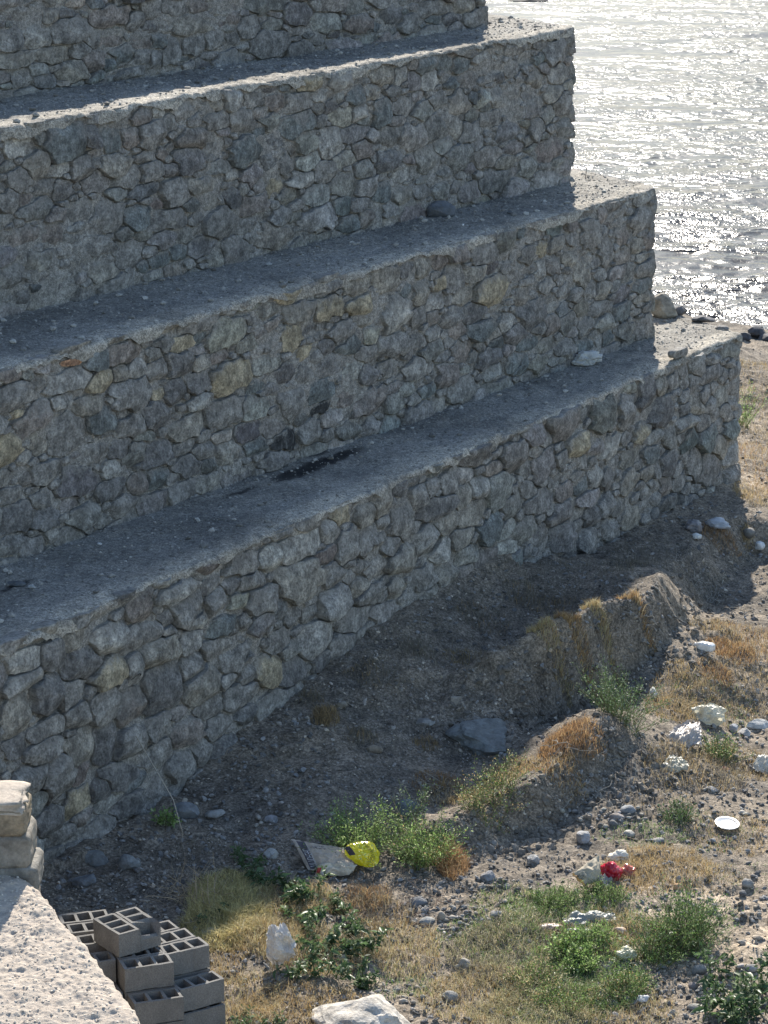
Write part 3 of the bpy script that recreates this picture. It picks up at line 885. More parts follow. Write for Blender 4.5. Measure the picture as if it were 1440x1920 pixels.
S4 = Z1(0, 1080, 2.88, [(75, 340, 190, 140, 'g'), (250, 270, 150, 150, 't'), (460, 200, 280, 170, 'g'), (395, 340, 140, 120, 't'), (130, 450, 150, 140, 'p'), (110, 570, 220, 110, 'w'), (270, 430, 130, 170, 'd'),
                        (250, 640, 150, 240, 'd'), (80, 755, 160, 220, 't'), (385, 620, 120, 170, 'g'), (755, 160, 130, 160, 'r'), (940, 85, 220, 110, 'p'), (680, 90, 90, 100, 'd'), (590, 330, 200, 150, 'p'),
                        (430, 480, 170, 180, 'd'), (580, 530, 160, 150, 'y'), (700, 340, 110, 130, 'g'), (805, 300, 120, 110, 'g'), (1010, 180, 170, 200, 'g'), (1060, 240, 110, 90, 'p'), (1160, 140, 120, 140, 'g'),
                        (855, 400, 210, 150, 't'), (715, 500, 90, 170, 'w'), (1015, 350, 110, 120, 'w'), (1200, 270, 200, 130, 'b'), (1025, 490, 150, 140, 'g'), (870, 610, 200, 260, 'd'), (700, 710, 170, 200, 'r'),
                        (560, 700, 150, 210, 'g'), (410, 750, 110, 140, 'g'), (1070, 590, 210, 200, 't'), (1150, 380, 120, 130, 'g'), (1290, 440, 190, 150, 'g'), (1225, 560, 100, 90, 'w'), (1410, 510, 90, 140, 'y'),
                        (1120, 710, 160, 120, 'g'), (1300, 640, 220, 130, 'g'), (840, 810, 150, 160, 'g'), (700, 900, 190, 200, 'g'), (570, 890, 130, 210, 'd'), (420, 930, 160, 180, 't'), (215, 940, 140, 140, 'g'),
                        (225, 830, 170, 110, 'g'), (80, 920, 120, 110, 'd'), (850, 970, 140, 140, 'g'), (1000, 840, 150, 130, 'r'), (1160, 820, 130, 150, 'g'), (1080, 950, 100, 180, 'g'), (1210, 940, 180, 180, 'd'),
                        (150, 1090, 180, 140, 'g'), (300, 1080, 170, 240, 'g'), (420, 1220, 130, 190, 'y'), (530, 1150, 90, 130, 'd'), (440, 1310, 120, 120, 'r'), (240, 1330, 130, 130, 'd'), (680, 1230, 170, 130, 'd'),
                        (620, 1080, 130, 170, 'd'), (350, 1380, 140, 80, 'g'), (970, 1010, 130, 150, 'g')]) \
    + Z1(450, 880, 2.88, [(320, 420, 220, 160, 'p'), (300, 590, 220, 240, 't'), (565, 420, 110, 190, 'w'), (480, 330, 100, 130, 'w'), (485, 570, 120, 130, 'g'), (680, 400, 110, 200, 'g'), (750, 170, 110, 200, 't'),
                          (860, 90, 80, 110, 'd'), (850, 280, 130, 210, 'g'), (810, 410, 110, 130, 'g'), (860, 490, 160, 130, 't'), (640, 630, 90, 100, 't'), (950, 140, 90, 120, 'g'), (1030, 90, 70, 90, 't'),
                          (1115, 70, 90, 110, 'g'), (1030, 215, 200, 110, 'd'), (1250, 230, 190, 130, 't'), (1290, 100, 100, 130, 'p'), (1200, 140, 90, 110, 't'), (1000, 380, 130, 190, 'w'), (1070, 440, 120, 120, 'p'),
                          (1190, 370, 130, 110, 't'), (1350, 330, 150, 130, 'b'), (500, 710, 170, 160, 'w'), (690, 670, 140, 110, 'g'), (830, 640, 110, 130, 't'), (980, 580, 110, 130, 'g'), (1110, 580, 110, 170, 't'),
                          (1210, 580, 80, 150, 'r'), (910, 720, 90, 110, 'w'), (400, 910, 190, 170, 'w'), (610, 810, 150, 130, 'g'), (280, 790, 100, 120, 'g'), (120, 700, 180, 140, 'g'), (200, 920, 110, 130, 'g'),
                          (150, 1090, 150, 140, 'y'), (270, 1090, 130, 150, 'd'), (430, 1030, 90, 100, 'd'), (540, 960, 130, 150, 'g'), (680, 920, 110, 180, 't'), (790, 870, 90, 100, 'd'), (870, 820, 90, 110, 'g'),
                          (1010, 680, 110, 80, 't'), (60, 600, 130, 90, 'g'), (50, 390, 120, 60, 't'), (20, 1010, 120, 120, 'g'), (30, 1110, 80, 120, 'g'), (970, 760, 80, 80, 'g'), (530, 240, 110, 140, 'y'), (665, 240, 90, 120, 't')]) \
    + Z1(1040, 540, 3.6, [(135, 1060, 170, 150, 'y'), (370, 1080, 180, 170, 'p'), (460, 830, 120, 240, 'g'), (710, 660, 90, 150, 't'), (800, 640, 90, 120, 'g'), (935, 650, 90, 120, 'g'), (1130, 590, 60, 110, 'g'),
                          (1050, 790, 90, 90, 't'), (930, 790, 130, 140, 't'), (1155, 840, 80, 150, 'w'), (870, 900, 180, 130, 'w'), (570, 980, 100, 150, 'y'), (640, 1120, 130, 120, 'b'), (760, 1170, 140, 160, 'd'),
                          (940, 1180, 110, 210, 'g'), (1190, 1110, 130, 140, 'w'), (1250, 1270, 120, 160, 't'), (1160, 1290, 120, 170, 'g'), (485, 1310, 150, 160, 't'), (610, 1250, 100, 110, 't'), (680, 1210, 60, 110, 't'),
                          (330, 1480, 130, 130, 'g'), (500, 1550, 140, 190, 't'), (240, 1540, 130, 150, 'd'), (740, 1340, 100, 130, 'r'), (830, 1320, 120, 110, 'g'), (60, 1360, 150, 120, 'r'), (180, 1190, 80, 90, 'p'),
                          (270, 1270, 110, 170, 'w'), (660, 1600, 110, 230, 'd'), (460, 1700, 90, 130, 'b'), (200, 1700, 130, 160, 'g'), (350, 1630, 160, 130, 'g'), (600, 1380, 90, 80, 'w'), (860, 820, 110, 100, 'd'),
                          (600, 720, 110, 240, 'd'), (1200, 570, 100, 90, 'd'), (840, 420, 80, 80, 'g'), (1050, 480, 180, 60, 'g'), (780, 540, 90, 90, 'r'), (870, 560, 70, 100, 'd')])

WALLS = {
    1: ("highest of the stepped river walls, only its lower courses in view at the top", S1, 0.125, 101),
    2: ("second highest stepped river wall, its ledge edged by a thin sunlit strip", S2, 0.115, 202),
    3: ("third stepped river wall down, with a pale yellow stone and a sooty stain", S3, 0.118, 303),
    4: ("lowest stepped river wall, rising straight from the earth bank", S4, 0.135, 404),
}
for k in (4, 3, 2, 1):
    label, seeds, mr, sd0 = WALLS[k]
    root = empty("stone_wall", (Ls[k][0], Ls[k][1], ZT[k][0] - 2.0))
    tag(root, label, "stone wall", "stepped stone walls beside the river")
    if k == 4: zb = (-0.35, -0.35)
    else: zb = (ZT[k + 1][0] - 0.1, ZT[k + 1][1] - 0.1)
    F = Face(Ls[k], Rs[k], zb, ZT[k])
    build_face(F, root, seeds, mr, sd0, 285, 0.0 if k == 4 else (0.13 if k == 2 else 0.03), relief=1.1 if k == 4 else 0.9)
    # end face towards the river
    R_ = np.array(Rs[k])
    F2 = Face(R_ + EDIR * 0.0, R_ + EDIR * 2.6, (zb[1], zb[1]), (ZT[k][1], ZT[k][1]), 0.8)
    build_face(F2, root, [], 0.15, sd0 + 50, 15, 0.1, mname="end_mortar")
    # ledge (top of the wall)
    nu, nv = 520, 70
    q0 = np.concatenate([np.array([-0.05, -0.042, -0.026, -0.004]), np.linspace(0.03, 2.6, nv - 4)])
    uu = np.linspace(0, 1, nu)
    UU, QQ = np.meshgrid(uu, q0, indexing='ij')
    L_ = np.array(Ls[k])
    u_ = (R_ - L_) / np.linalg.norm(R_ - L_)
    nin = np.array([-u_[1], u_[0]])
    dirx = nin[0] * (1 - UU ** 3) + EDIR[0] * UU ** 3; diry = nin[1] * (1 - UU ** 3) + EDIR[1] * UU ** 3
    length = np.linalg.norm(R_ - L_)
    al = UU * (length + 0.03)
    lip = 0.022 * fbm(al * 2.7, 0 * al + k * 7, 0, 5, 40 + k, .65)
    offs = QQ - lip * ss((0.25 - QQ) / 0.25)
    X_ = L_[0] + u_[0] * al + dirx * offs
    Y_ = L_[1] + u_[1] * al + diry * offs
    zt_ = ZT[k][0] + (ZT[k][1] - ZT[k][0]) * UU
    Zc = zt_ + 0.012 * fbm(X_ * 1.3, Y_ * 1.3, 0, 3, 60 + k) + 0.012 * fbm(X_ * 9, Y_ * 9, 0, 3, 64 + k) + 0.012 * ss((0.28 - QQ) / 0.28) * fbm(al * 5, QQ * 8, 0, 4, 71, .7)
    drop = np.interp(QQ, [-0.05, -0.042, -0.026, -0.004, 0.03], [0.08, 0.045, 0.018, 0.006, 0])
    dn = 0.5 + 0.9 * np.clip(0.5 + fbm(al * 2.3, 0 * al, 0, 4, 33 + k), 0, 1.4)
    Zc = Zc - drop * dn
    soot = np.zeros(X_.shape)
    if k == 4:
        for (px, py, r1, r2) in ((560, 885, .55, .14), (625, 862, .6, .12), (590, 872, .5, .12), (450, 922, .4, .06), (30, 1098, .35, .06), (580, 850, .25, .2)):
            c0 = P(px, py, 2.3)
            da = (X_ - c0[0]) * u_[0] + (Y_ - c0[1]) * u_[1]
            dq = (X_ - c0[0]) * nin[0] + (Y_ - c0[1]) * nin[1]
            soot = np.maximum(soot, np.exp(-(da / r1) ** 2 - (dq / r2) ** 2) * (1.0 if py not in (922, 1098) else .7))
    me = mesh("ledge", np.stack([X_, Y_, Zc], -1).reshape(-1, 3) - np.array(root.location), gridfaces(nu, nv), True, {"soot": soot.ravel(), "edge": (ss((0.34 - QQ + .12 * fbm(al * 1.5, 0 * al, 0, 3, 3)) / 0.3) * .8 + .15 + .25 * ss((UU - .82) / .15)).ravel()}, M['terrace'])  # pale mortar along the lip; river end painted paler too, as if sunlit
    link("ledge", me, None, root, root.location)
    # crumbs of mortar and gravel lying on the ledge
    n = 2600 if k > 1 else 300
    r = np.random.default_rng(900 + k)
    ui = r.uniform(0, 1, n) ** 0.9; qi = 0.02 + 1.5 * r.uniform(0, 1, n) ** 0.8
    iu = np.clip((ui * (nu - 1)).astype(int), 0, nu - 1)
    iq = np.clip(np.searchsorted(q0, qi), 0, nv - 1)
    px_, py_, pz_ = X_[iu, iq], Y_[iu, iq], Zc[iu, iq]
    sz = r.uniform(0.006, 0.016, n) * np.where(r.uniform(size=n) < 0.05, 2.8, 1)
    v0, f0 = ICO[1]
    vv = v0[None] * sz[:, None, None] * r.uniform(0.6, 1.3, (n, 12 if len(v0) == 12 else len(v0), 1)) * np.array([1, 1, .6])
    vv = vv + np.stack([px_, py_, pz_ + sz * 0.3], -1)[:, None]
    ff = (f0[None] + (np.arange(n) * len(v0))[:, None, None]).reshape(-1, 3)
    cc = np.repeat(np.array([.25, .24, .22])[None] * r.uniform(.5, 1.6, (n, 1)), len(v0), 0)
    me = mesh("crumbs", vv.reshape(-1, 3) - np.array(root.location), ff, False, {"col": cc}, M['pebble'])
    q = link("crumbs", me, None, root, root.location)
    q["kind"] = "stuff"

# ------------------------------------------------------------------ concrete blocks
BL, BW, BH = 0.39, 0.19, 0.192


def block_mesh(broken=False, seed=0):
    """three-cell hollow block standing on its bottom; origin at the near left bottom corner"""
    import bmesh
    r = np.random.default_rng(seed)
    t = 0.024
    xs_ = [0, t]
    cw = (BL - 4 * t) / 3
    for k in range(3): xs_ += [xs_[-1] + cw, xs_[-1] + cw + t]
    ys_ = [0, t, BW - t, BW]
    zt, zf = BH, BH - 0.155
    V, Q = [], []
    idx = {}

    def vid(i, j, l):
        key = (i, j, l)
        if key not in idx:
            z = {0: 0.0, 1: zf, 2: zt}[l]
            dx, dy, dz = r.normal(size=3) * 0.0018
            if l == 2:
                dz = -abs(dz) * 1.5
                if broken and i <= 1 and 1 <= j <= 2: dz -= 0.07 + 0.04 * r.uniform()
                if broken and i == 2 and j == 1: dz -= 0.03
            idx[key] = len(V)
            V.append((xs_[i] + dx, ys_[j] + dy, z + dz))
        return idx[key]
    hole = lambda i, j: j == 1 and i in (1, 3, 5)
    for i in range(7):
        for j in range(3):
            if hole(i, j):
                Q.append((vid(i, j, 1), vid(i + 1, j, 1), vid(i + 1, j + 1, 1), vid(i, j + 1, 1)))
                for (p, q) in (((i, j), (i + 1, j)), ((i + 1, j), (i + 1, j + 1)), ((i + 1, j + 1), (i, j + 1)), ((i, j + 1), (i, j))):
                    Q.append((vid(*p, 2), vid(*q, 2), vid(*q, 1), vid(*p, 1))[::-1])
            else:
                Q.append((vid(i, j, 2), vid(i + 1, j, 2), vid(i + 1, j + 1, 2), vid(i, j + 1, 2)))
            Q.append((vid(i, j, 0), vid(i, j + 1, 0), vid(i + 1, j + 1, 0), vid(i + 1, j, 0)))
    for i in range(7):
        Q.append((vid(i, 0, 0), vid(i + 1, 0, 0), vid(i + 1, 0, 2), vid(i, 0, 2)))
        Q.append((vid(i, 3, 0), vid(i, 3, 2), vid(i + 1, 3, 2), vid(i + 1, 3, 0)))
    for j in range(3):
        Q.append((vid(0, j, 0), vid(0, j, 2), vid(0, j + 1, 2), vid(0, j + 1, 0)))
        Q.append((vid(7, j, 0), vid(7, j + 1, 0), vid(7, j + 1, 2), vid(7, j, 2)))
    return mesh("concrete_block", np.array(V), np.array(Q), False, None, M['block'])


BM = [block_mesh(False, k) for k in range(4)] + [block_mesh(True, 9)]
ZPX = lambda x, y: (90 + x / 4.235, 1680 + y / 4.235)
PLACED = []


def put_block(p, yaw, label, flip=False, m=0, mirror=False, shade=1.0):
    o = link("concrete_block", BM[m], None, None, p, math.radians(yaw), np.array([.215, .205, .19]) * shade)
    tag(o, label, "concrete block", "hollow concrete blocks piled beside the wall")
    PLACED.append((p, yaw))
    return o


def blk(fl, z, yaw, label, m=0, side=0, shade=1.0, off=(0, 0)):
    """fl: place of the near-left bottom corner in the enlarged view of the pile"""
    p = P(*ZPX(*fl), z)
    c, s_ = math.cos(math.radians(yaw)), math.sin(math.radians(yaw))
    p = p + np.array([c * off[0] - s_ * off[1], s_ * off[0] + c * off[1], 0])
    if side: p = p - BW * np.array([-s_, c, 0])      # the given corner is the far one across the width
    return put_block(p, yaw, label, m=m, shade=shade)


g_ = 0.2
# the ground under the pile is level at about z = 0
A_ = blk((565, 490), 3 * g_, 126, "whole hollow block set end-on, upper left of the pair crowning the pile", 1, 1)
ca_, sa_ = math.cos(math.radians(126)), math.sin(math.radians(126))
B_ = put_block(np.array(A_.location) + (BW + .012) * np.array([sa_, -ca_, 0]) + np.array([-.01, .0, 0]), 124.5, "broken hollow block with a chipped corner, right of the pair crowning the pile", m=4)
C_ = blk((615, 765), 2 * g_, 20, "hollow block just under the crowning pair, in the middle of the pile")
D_ = blk((690, 1040), 1 * g_, 20, "hollow block one step below the middle block, cut by the concrete edge", 2)
E_ = blk((930, 650), 2 * g_, 30, "hollow block on the right side of the pile level with the middle block", 3)
F_ = blk((1055, 930), 1 * g_, 33, "hollow block second from the bottom on the right front of the pile", 1)
G_ = blk((1062, 1132), 0, 33, "bottom hollow block on the right front of the pile", 2)
blk((930, 650), 2 * g_, 30, "hollow block directly behind the right-hand block, half hidden", 0, off=(-0.02, 0.205))
blk((930, 650), 2 * g_, 31, "rearmost hollow block of the right side, showing two cells", 2, off=(-0.05, 0.41))
for k, (q, yw, lb) in enumerate((((115, 395), 16, "rearmost hollow block on the left, its three cells open to the sky"), ((185, 475), 17, "second hollow block of the left row, behind the end-on block"),
                                 ((262, 570), 17, "third hollow block of the left row, one cell showing beside the end-on block"))):
    blk(q, 2 * g_, yw, lb, k, shade=0.95)
# the courses that carry them
SUP = "grey hollow block buried in the lower courses of the pile"
for (q, z, yw, offs) in (((615, 765), 0, 20, [(0, 0, 0), (0, 0, g_), (-.41, 0, 0), (-.41, 0, g_), (0, .2, 0), (0, .2, g_), (-.41, .2, g_), (0, .2, 2 * g_), (-.41, .2, 2 * g_), (0, .4, 2 * g_), (0, .4, g_), (0, .4, 0)]),):
    p0 = P(*ZPX(*q), 2 * g_)
    c, s_ = math.cos(math.radians(yw)), math.sin(math.radians(yw))
    for (ox, oy, oz) in offs:
        p = np.array([p0[0] + c * ox - s_ * oy, p0[1] + s_ * ox + c * oy, oz])
        put_block(p, yw, SUP, m=int(rng.integers(4)), shade=.95)
p0 = P(*ZPX(930, 650), 2 * g_)
c, s_ = math.cos(math.radians(30)), math.sin(math.radians(30))
for (ox, oy, oz) in ((0, 0, 0), (0, 0, g_), (0, .205, 0), (0, .205, g_), (-.05, .41, 0), (-.05, .41, g_)):
    put_block(np.array([p0[0] + c * ox - s_ * oy, p0[1] + s_ * ox + c * oy, oz]), 30, SUP, m=int(rng.integers(4)), shade=.95)
p0 = P(*ZPX(115, 395), 2 * g_); c, s_ = math.cos(math.radians(16)), math.sin(math.radians(16))
for (ox, oy, oz) in ((0, 0, 0), (0, 0, g_), (0, -.21, 0), (0, -.21, g_), (0, -.42, 0), (0, -.42, g_)):
    put_block(np.array([p0[0] + c * ox - s_ * oy, p0[1] + s_ * ox + c * oy, oz]), 16, SUP, m=int(rng.integers(4)), shade=.95)
p0 = P(*ZPX(690, 1040), g_)
put_block(np.array([p0[0], p0[1], 0]), 20, "bottom hollow block on the near side of the pile, mostly behind the concrete", m=1)

for nm_, lb_ in (("concrete_block.013", "hollow block showing a thin strip of its face under the middle block of the pile"), ("concrete_block.019", "hollow block carrying the crowning pair, seen just behind the middle block"),
                 ("concrete_block.020", "hollow block under the end-on crowning block, its side lying against the concrete"), ("concrete_block.025", "hollow block under the right-hand block of the pile, mostly hidden")):
    if nm_ in bpy.data.objects: bpy.data.objects[nm_]["label"] = lb_

# ------------------------------------------------------------------ foreground concrete wall and its end pier
FZ = 1.25
edge_px = [(300, 1960), (270, 1920), (222, 1858), (180, 1800), (150, 1762), (128, 1738), (100, 1706), (82, 1680), (62, 1662), (30, 1625), (0, 1606), (-60, 1560), (-140, 1500)]
ed = np.array([P(*q, FZ)[:2] for q in edge_px])
ed = np.concatenate([ed[:1] + (ed[:1] - ed[1:2]) * 8, ed])
tl = np.concatenate([[0], np.cumsum(np.linalg.norm(np.diff(ed, axis=0), axis=1))])
nu, nv = 420, 240
tt = np.concatenate([np.linspace(0, tl[1], 20)[:-1], np.linspace(tl[1], tl[-1], nu - 19)])
ex, ey = np.interp(tt, tl, ed[:, 0]), np.interp(tt, tl, ed[:, 1])
ww = np.concatenate([[-0.07, -0.06, -0.045, -0.02], np.linspace(0.0, 3.2, nv - 4)])
TT, WW = np.meshgrid(tt, ww, indexing='ij')
X_ = ex[:, None] - 0.93 * WW; Y_ = ey[:, None] - 0.30 * WW
lump = 0.035 * fbm(X_ * 1.4, Y_ * 1.4, 0, 3, 811) + 0.012 * fbm(X_ * 7, Y_ * 7, 0, 4, 815) + 0.007 * fbm(X_ * 15, Y_ * 15, 0, 3, 819, .7) + .007 * fbm(X_ * 34, Y_ * 34, 0, 2, 820)
Zc = FZ - 0.012 + lump - np.interp(WW, [-0.07, -0.06, -0.045, -0.02, 0.02, .08], [1.45, 0.5, 0.15, 0.03, 0.01, 0])
X_ = X_ + np.where(WW < 0, 0.02 * fbm(TT * 5, Zc * 5, 0, 3, 83), 0)
cw = empty("concrete_wall", (ed[3][0], ed[3][1], 0))
tag(cw, "rough pale cast concrete wall top filling the near corner in full sun", "concrete wall")
me = mesh("top", np.stack([X_, Y_, Zc], -1).reshape(-1, 3) - np.array(cw.location), gridfaces(len(tt), nv), True, None, M['cream'])
link("concrete_top", me, None, cw, cw.location)
n = 5000
r = np.random.default_rng(5)
iu = r.integers(0, len(tt), n); iq = r.integers(4, nv, n)
sz = r.uniform(0.004, 0.012, n)
v0, f0 = ICO[1]
vv = v0[None] * sz[:, None, None] * r.uniform(0.6, 1.4, (n, len(v0), 1)) * np.array([1, 1, .6]) + np.stack([X_[iu, iq], Y_[iu, iq], Zc[iu, iq] + sz * .2], -1)[:, None]
ff = (f0[None] + (np.arange(n) * len(v0))[:, None, None]).reshape(-1, 3)
cc = np.repeat(np.array([.62, .55, .46])[None] * r.uniform(.7, 1.12, (n, 1)), len(v0), 0)
q = link("crumbs", mesh("crumbs", vv.reshape(-1, 3) - np.array(cw.location), ff, False, {"col": cc}, M['pebble']), None, cw, cw.location)
q["kind"] = "stuff"
# pier of squared stones at the far end
pc = P(62, 1655, FZ - .05)
pier = empty("stone_pier", (pc[0] - .5, pc[1] + .2, 0))
tag(pier, "short stump of squared tan stones rising past the far end of the concrete", "stone pier")


def squared(name, c, d, col_, seed, parent, mat, rough=.012):
    v, f = ICO[4]
    m_ = np.max(np.abs(v), axis=1)[:, None]
    q = (np.sum(np.abs(v) ** 16, axis=1) ** (1 / 16))[:, None]
    v = v / q
    v = v * np.array(d) / 2 * (1 + rough * fbm(v[:, 0] * 3, v[:, 1] * 3, v[:, 2] * 3, 4, seed)[:, None])
    v[:, 2] += 0.008 * fbm(v[:, 0] * 12, v[:, 1] * 12, v[:, 2] * 12, 3, seed + 2)
    return link(name, mesh(name, v, f, True, None, mat), None, parent, c, 0, col_)


px0, py0 = pc[0], pc[1]
squared("stone", (px0 - .53, py0 + .25, FZ - .62), (1.05, .52, .95), (.25, .22, .185), 3, pier, M['rock'])
squared("stone", (px0 - .49, py0 + .25, FZ - .05), (1.04, .5, .23), (.22, .205, .18), 4, pier, M['rock'])
squared("stone", (px0 - .56, py0 + .26, FZ + .19), (1.08, .5, .27), (.25, .225, .19), 5, pier, M['rock'])
squared("stone", (px0 - .58, py0 + .26, FZ + .43), (1.06, .5, .21), (.29, .235, .165), 6, pier, M['rock'])
squared("mortar_cap", (px0 - .62, py0 + .27, FZ + .545), (1.08, .52, .10), (.5, .45, .38), 7, pier, M['cream'], .07)

# ------------------------------------------------------------------ loose stones
def rock(px, py, wpx, hpx, c, label=None, cat="stone", name="ground_stone", group=None, sub=3, sink=0.25, planes=14, rough=.06, rnd=0.0, yaw=None, seed=None, at=None, zasp=None, depth=None):
    r = np.random.default_rng(seed if seed is not None else int(px * 13 + py * 7))
    p = G(px, py + hpx * 0.35) if at is None else np.array(at)
    d = np.linalg.norm(p - [0, 0, CAMZ]); ppm = FPX / d
    sx = wpx / ppm / 2; sz = hpx / ppm / 2 * .9
    sy = (depth if depth else 0.5 * (sx + sz)) if depth is None else depth
    v, f = rock_shape(sub, r, planes, rough, rnd)
    v = v * np.array([sx, sy, sz]) / 0.9
    me = mesh(name, v, f, rnd > 0.3, None, M['rock'])
    o = link(name, me, None, None, (p[0], p[1], p[2] + sz * (1 - 2 * sink)), yaw if yaw is not None else r.uniform(-.4, .4), c)
    tag(o, label, cat, group)
    return o


GR = (.20, .20, .195)
rock(908, 1368, 104, 56, (.17, .18, .175), "large slanting bluish boulder bedded in the shaded slope", "boulder", "boulder", planes=6, sub=4, rough=.13, sink=.5, depth=.28, yaw=-.6, seed=8)
rock(688, 1897, 160, 74, (.50, .46, .40), "big white grained boulder in full sun at the lower edge", "boulder", "boulder", planes=13, sub=5, rough=.13, sink=.42, depth=.36, seed=12)
for (px, py, w_, h_, c, lb) in [
    (345, 1518, 46, 36, (.19, .20, .21), "grey angular rock at the shaded wall foot beside the bright weed"),
    (405, 1522, 34, 16, (.26, .26, .25), "flat pale stone right of the grey rock near the wall foot"),
    (243, 1612, 34, 36, (.20, .21, .21), "upright grey rock under the dark wall, left of the dead twigs"),
    (178, 1606, 46, 30, (.17, .18, .18), "lumpy dark rock fallen against the foot of the lowest wall"),
    (160, 1648, 44, 22, (.17, .18, .19), "low broad dark rock just above the block pile"),
    (762, 1510, 52, 44, (.14, .155, .15), "round dark boulder behind the green sprigs in the shade"),
    (508, 1533, 22, 20, (.33, .33, .34), "small pale bluish stone on the shaded scree"),
    (510, 1598, 28, 20, (.42, .41, .38), "whitish stone at the left tip of the paper sack"),
    (640, 1322, 20, 12, (.30, .27, .22), "small tan sliver of stone beside the tall shaded tuft"),
    (700, 1402, 30, 18, (.25, .21, .16), "brown wedge of stone midway down the shaded slope"),
    (800, 1355, 34, 14, (.28, .27, .25), "pale flat slab of stone on the shaded slope left of the big boulder"),
    (855, 1310, 18, 26, (.27, .24, .20), "small tan stone balanced above the big slanting boulder"),
    (1405, 1000, 26, 26, (.24, .23, .21), "rounded stone poking from the cut bank below the wall corner"),
    (1178, 1515, 30, 20, (.24, .25, .26), "smooth grey cobble at the head of the pebble patch"),
    (1157, 1532, 30, 14, (.27, .24, .22), "flat brownish cobble below the smooth grey cobble"),
    (1150, 1545, 18, 14, (.22, .22, .22), "little grey cobble under the flat brownish one"),
    (1093, 1566, 20, 34, (.36, .36, .36), "upright pale stone at the edge of the undercut bank"),
    (1178, 1563, 26, 18, (.42, .40, .35), "whitish flat pebble above the crumpled white paper"),
    (1403, 1655, 22, 22, (.30, .29, .27), "round grey pebble alone on the bare path"),
    (1392, 1673, 14, 14, (.17, .17, .17), "small dark pebble touching the round grey one on the path"),
    (1336, 1574, 14, 10, (.27, .28, .29), "small bluish pebble below the shining plate"),
    (1420, 1757, 20, 14, (.42, .35, .27), "tan pebble on the sandy path"),
    (1408, 1814, 28, 18, (.36, .34, .31), "smooth buff cobble above the leafy plant"),
    (1313, 1820, 32, 22, (.31, .30, .28), "larger grey cobble at the edge of the gravel"),
    (1300, 1846, 24, 18, (.25, .22, .21), "dull mauve cobble under the larger grey cobble"),
    (1306, 1889, 34, 18, (.40, .38, .34), "pale rounded cobble near the bottom of the gravel"),
    (1420, 1357, 44, 24, (.52, .51, .48), "white block of stone on the dark gravel"),
    (1397, 1372, 22, 18, (.40, .39, .37), "pale stone beside the white block of stone"),
    (1376, 1366, 16, 20, (.36, .36, .36), "small grey stone left of the white block of stone"),
    (845, 1866, 34, 24, (.34, .33, .30), "grey cobble right of the big white boulder"),
    (872, 1805, 22, 32, (.36, .33, .28), "tilted tan cobble in the straw right of the vine"),
    (800, 1723, 30, 18, (.33, .33, .31), "flat grey cobble in the patch below the undercut bank"),
    (783, 1690, 36, 24, (.16, .165, .17), "dark cobble at the foot of the shaded undercut"),
    (998, 1612, 22, 22, (.38, .38, .37), "light grey stone in weeds left of the printed scrap"),
    (915, 1640, 24, 20, (.26, .26, .27), "bluish stone in the shade below the dry orange weed"),
    (828, 1715, 16, 26, (.34, .29, .23), "narrow brown stone standing among the cobbles"),
    (930, 1712, 26, 16, (.33, .32, .30), "buff cobble at the right of the cobble patch"),
    (395, 1746, 30, 14, (.46, .43, .38), "pale flat stone beside the top right of the block pile"),
    (1335, 1478, 20, 12, (.34, .33, .32), "small pale stone on the dark gravel right of the green weed"),
    (1235, 1575, 24, 12, (.30, .29, .27), "thin grey stone in the straw right of the pebbles"),
    (830, 395, 44, 34, (.12, .13, .145), None)]:
    if lb is None:
        p = P(828, 408, 4.22)
        rock(828, 400, 46, 36, c, "dark lump of rock on the third ledge against the wall", "stone", "ledge_stone", at=(p[0], p[1], 4.22), sink=.15, planes=12)
        continue
    cob = any(k in lb for k in ("cobble", "pebble", "round"))
    rock(px, py, w_, h_, c, lb, "stone", "ground_stone", planes=16 if cob else 9, rnd=.4 if cob else .0, rough=.07, sub=3, sink=.36)
for (px, py, z, w_, h_, c, lb) in [(1238, 572, 2.32, 62, 46, (.30, .27, .22), "big tan angular rock at the far end of the lowest ledge"), (1276, 582, 2.3, 24, 20, (.14, .14, .15), "dark pointed rock at the water side of the lowest ledge"),
                                   (1318, 597, 2.3, 40, 14, (.13, .13, .14), "flat dark rock along the ledge edge beside the water"), (1352, 614, 2.3, 24, 9, (.2, .19, .18), "low grey rock near the outer corner of the lowest ledge"),
                                   (950, 322, 4.24, 0, 0, None, None)]:
    if lb:
        p = P(px, py + h_ * .4, z)
        rock(px, py, w_, h_, c, lb, "stone", "ledge_stone", at=(p[0], p[1], z), sink=.12, planes=11, sub=3)
for (px, py, w_, h_, lb) in [(1418, 622, 40, 26, "dark bank rock at the water's edge beyond the wall corner"), (1440, 632, 30, 18, "low dark bank rock right beside the water at the picture edge"), (1395, 632, 26, 16, "small dark bank rock half behind the wall corner")]:
    rock(px, py, w_, h_, (.10, .10, .105), lb, "stone", "bank_rock", planes=10, sink=.25)
p = P(990, 3, -.8)
rock(990, 0, 62, 10, (.05, .05, .055), "dark rock breaking the river surface at the very top", "stone", "river_rock", at=(p[0], p[1], -.8), sink=.3, planes=12)

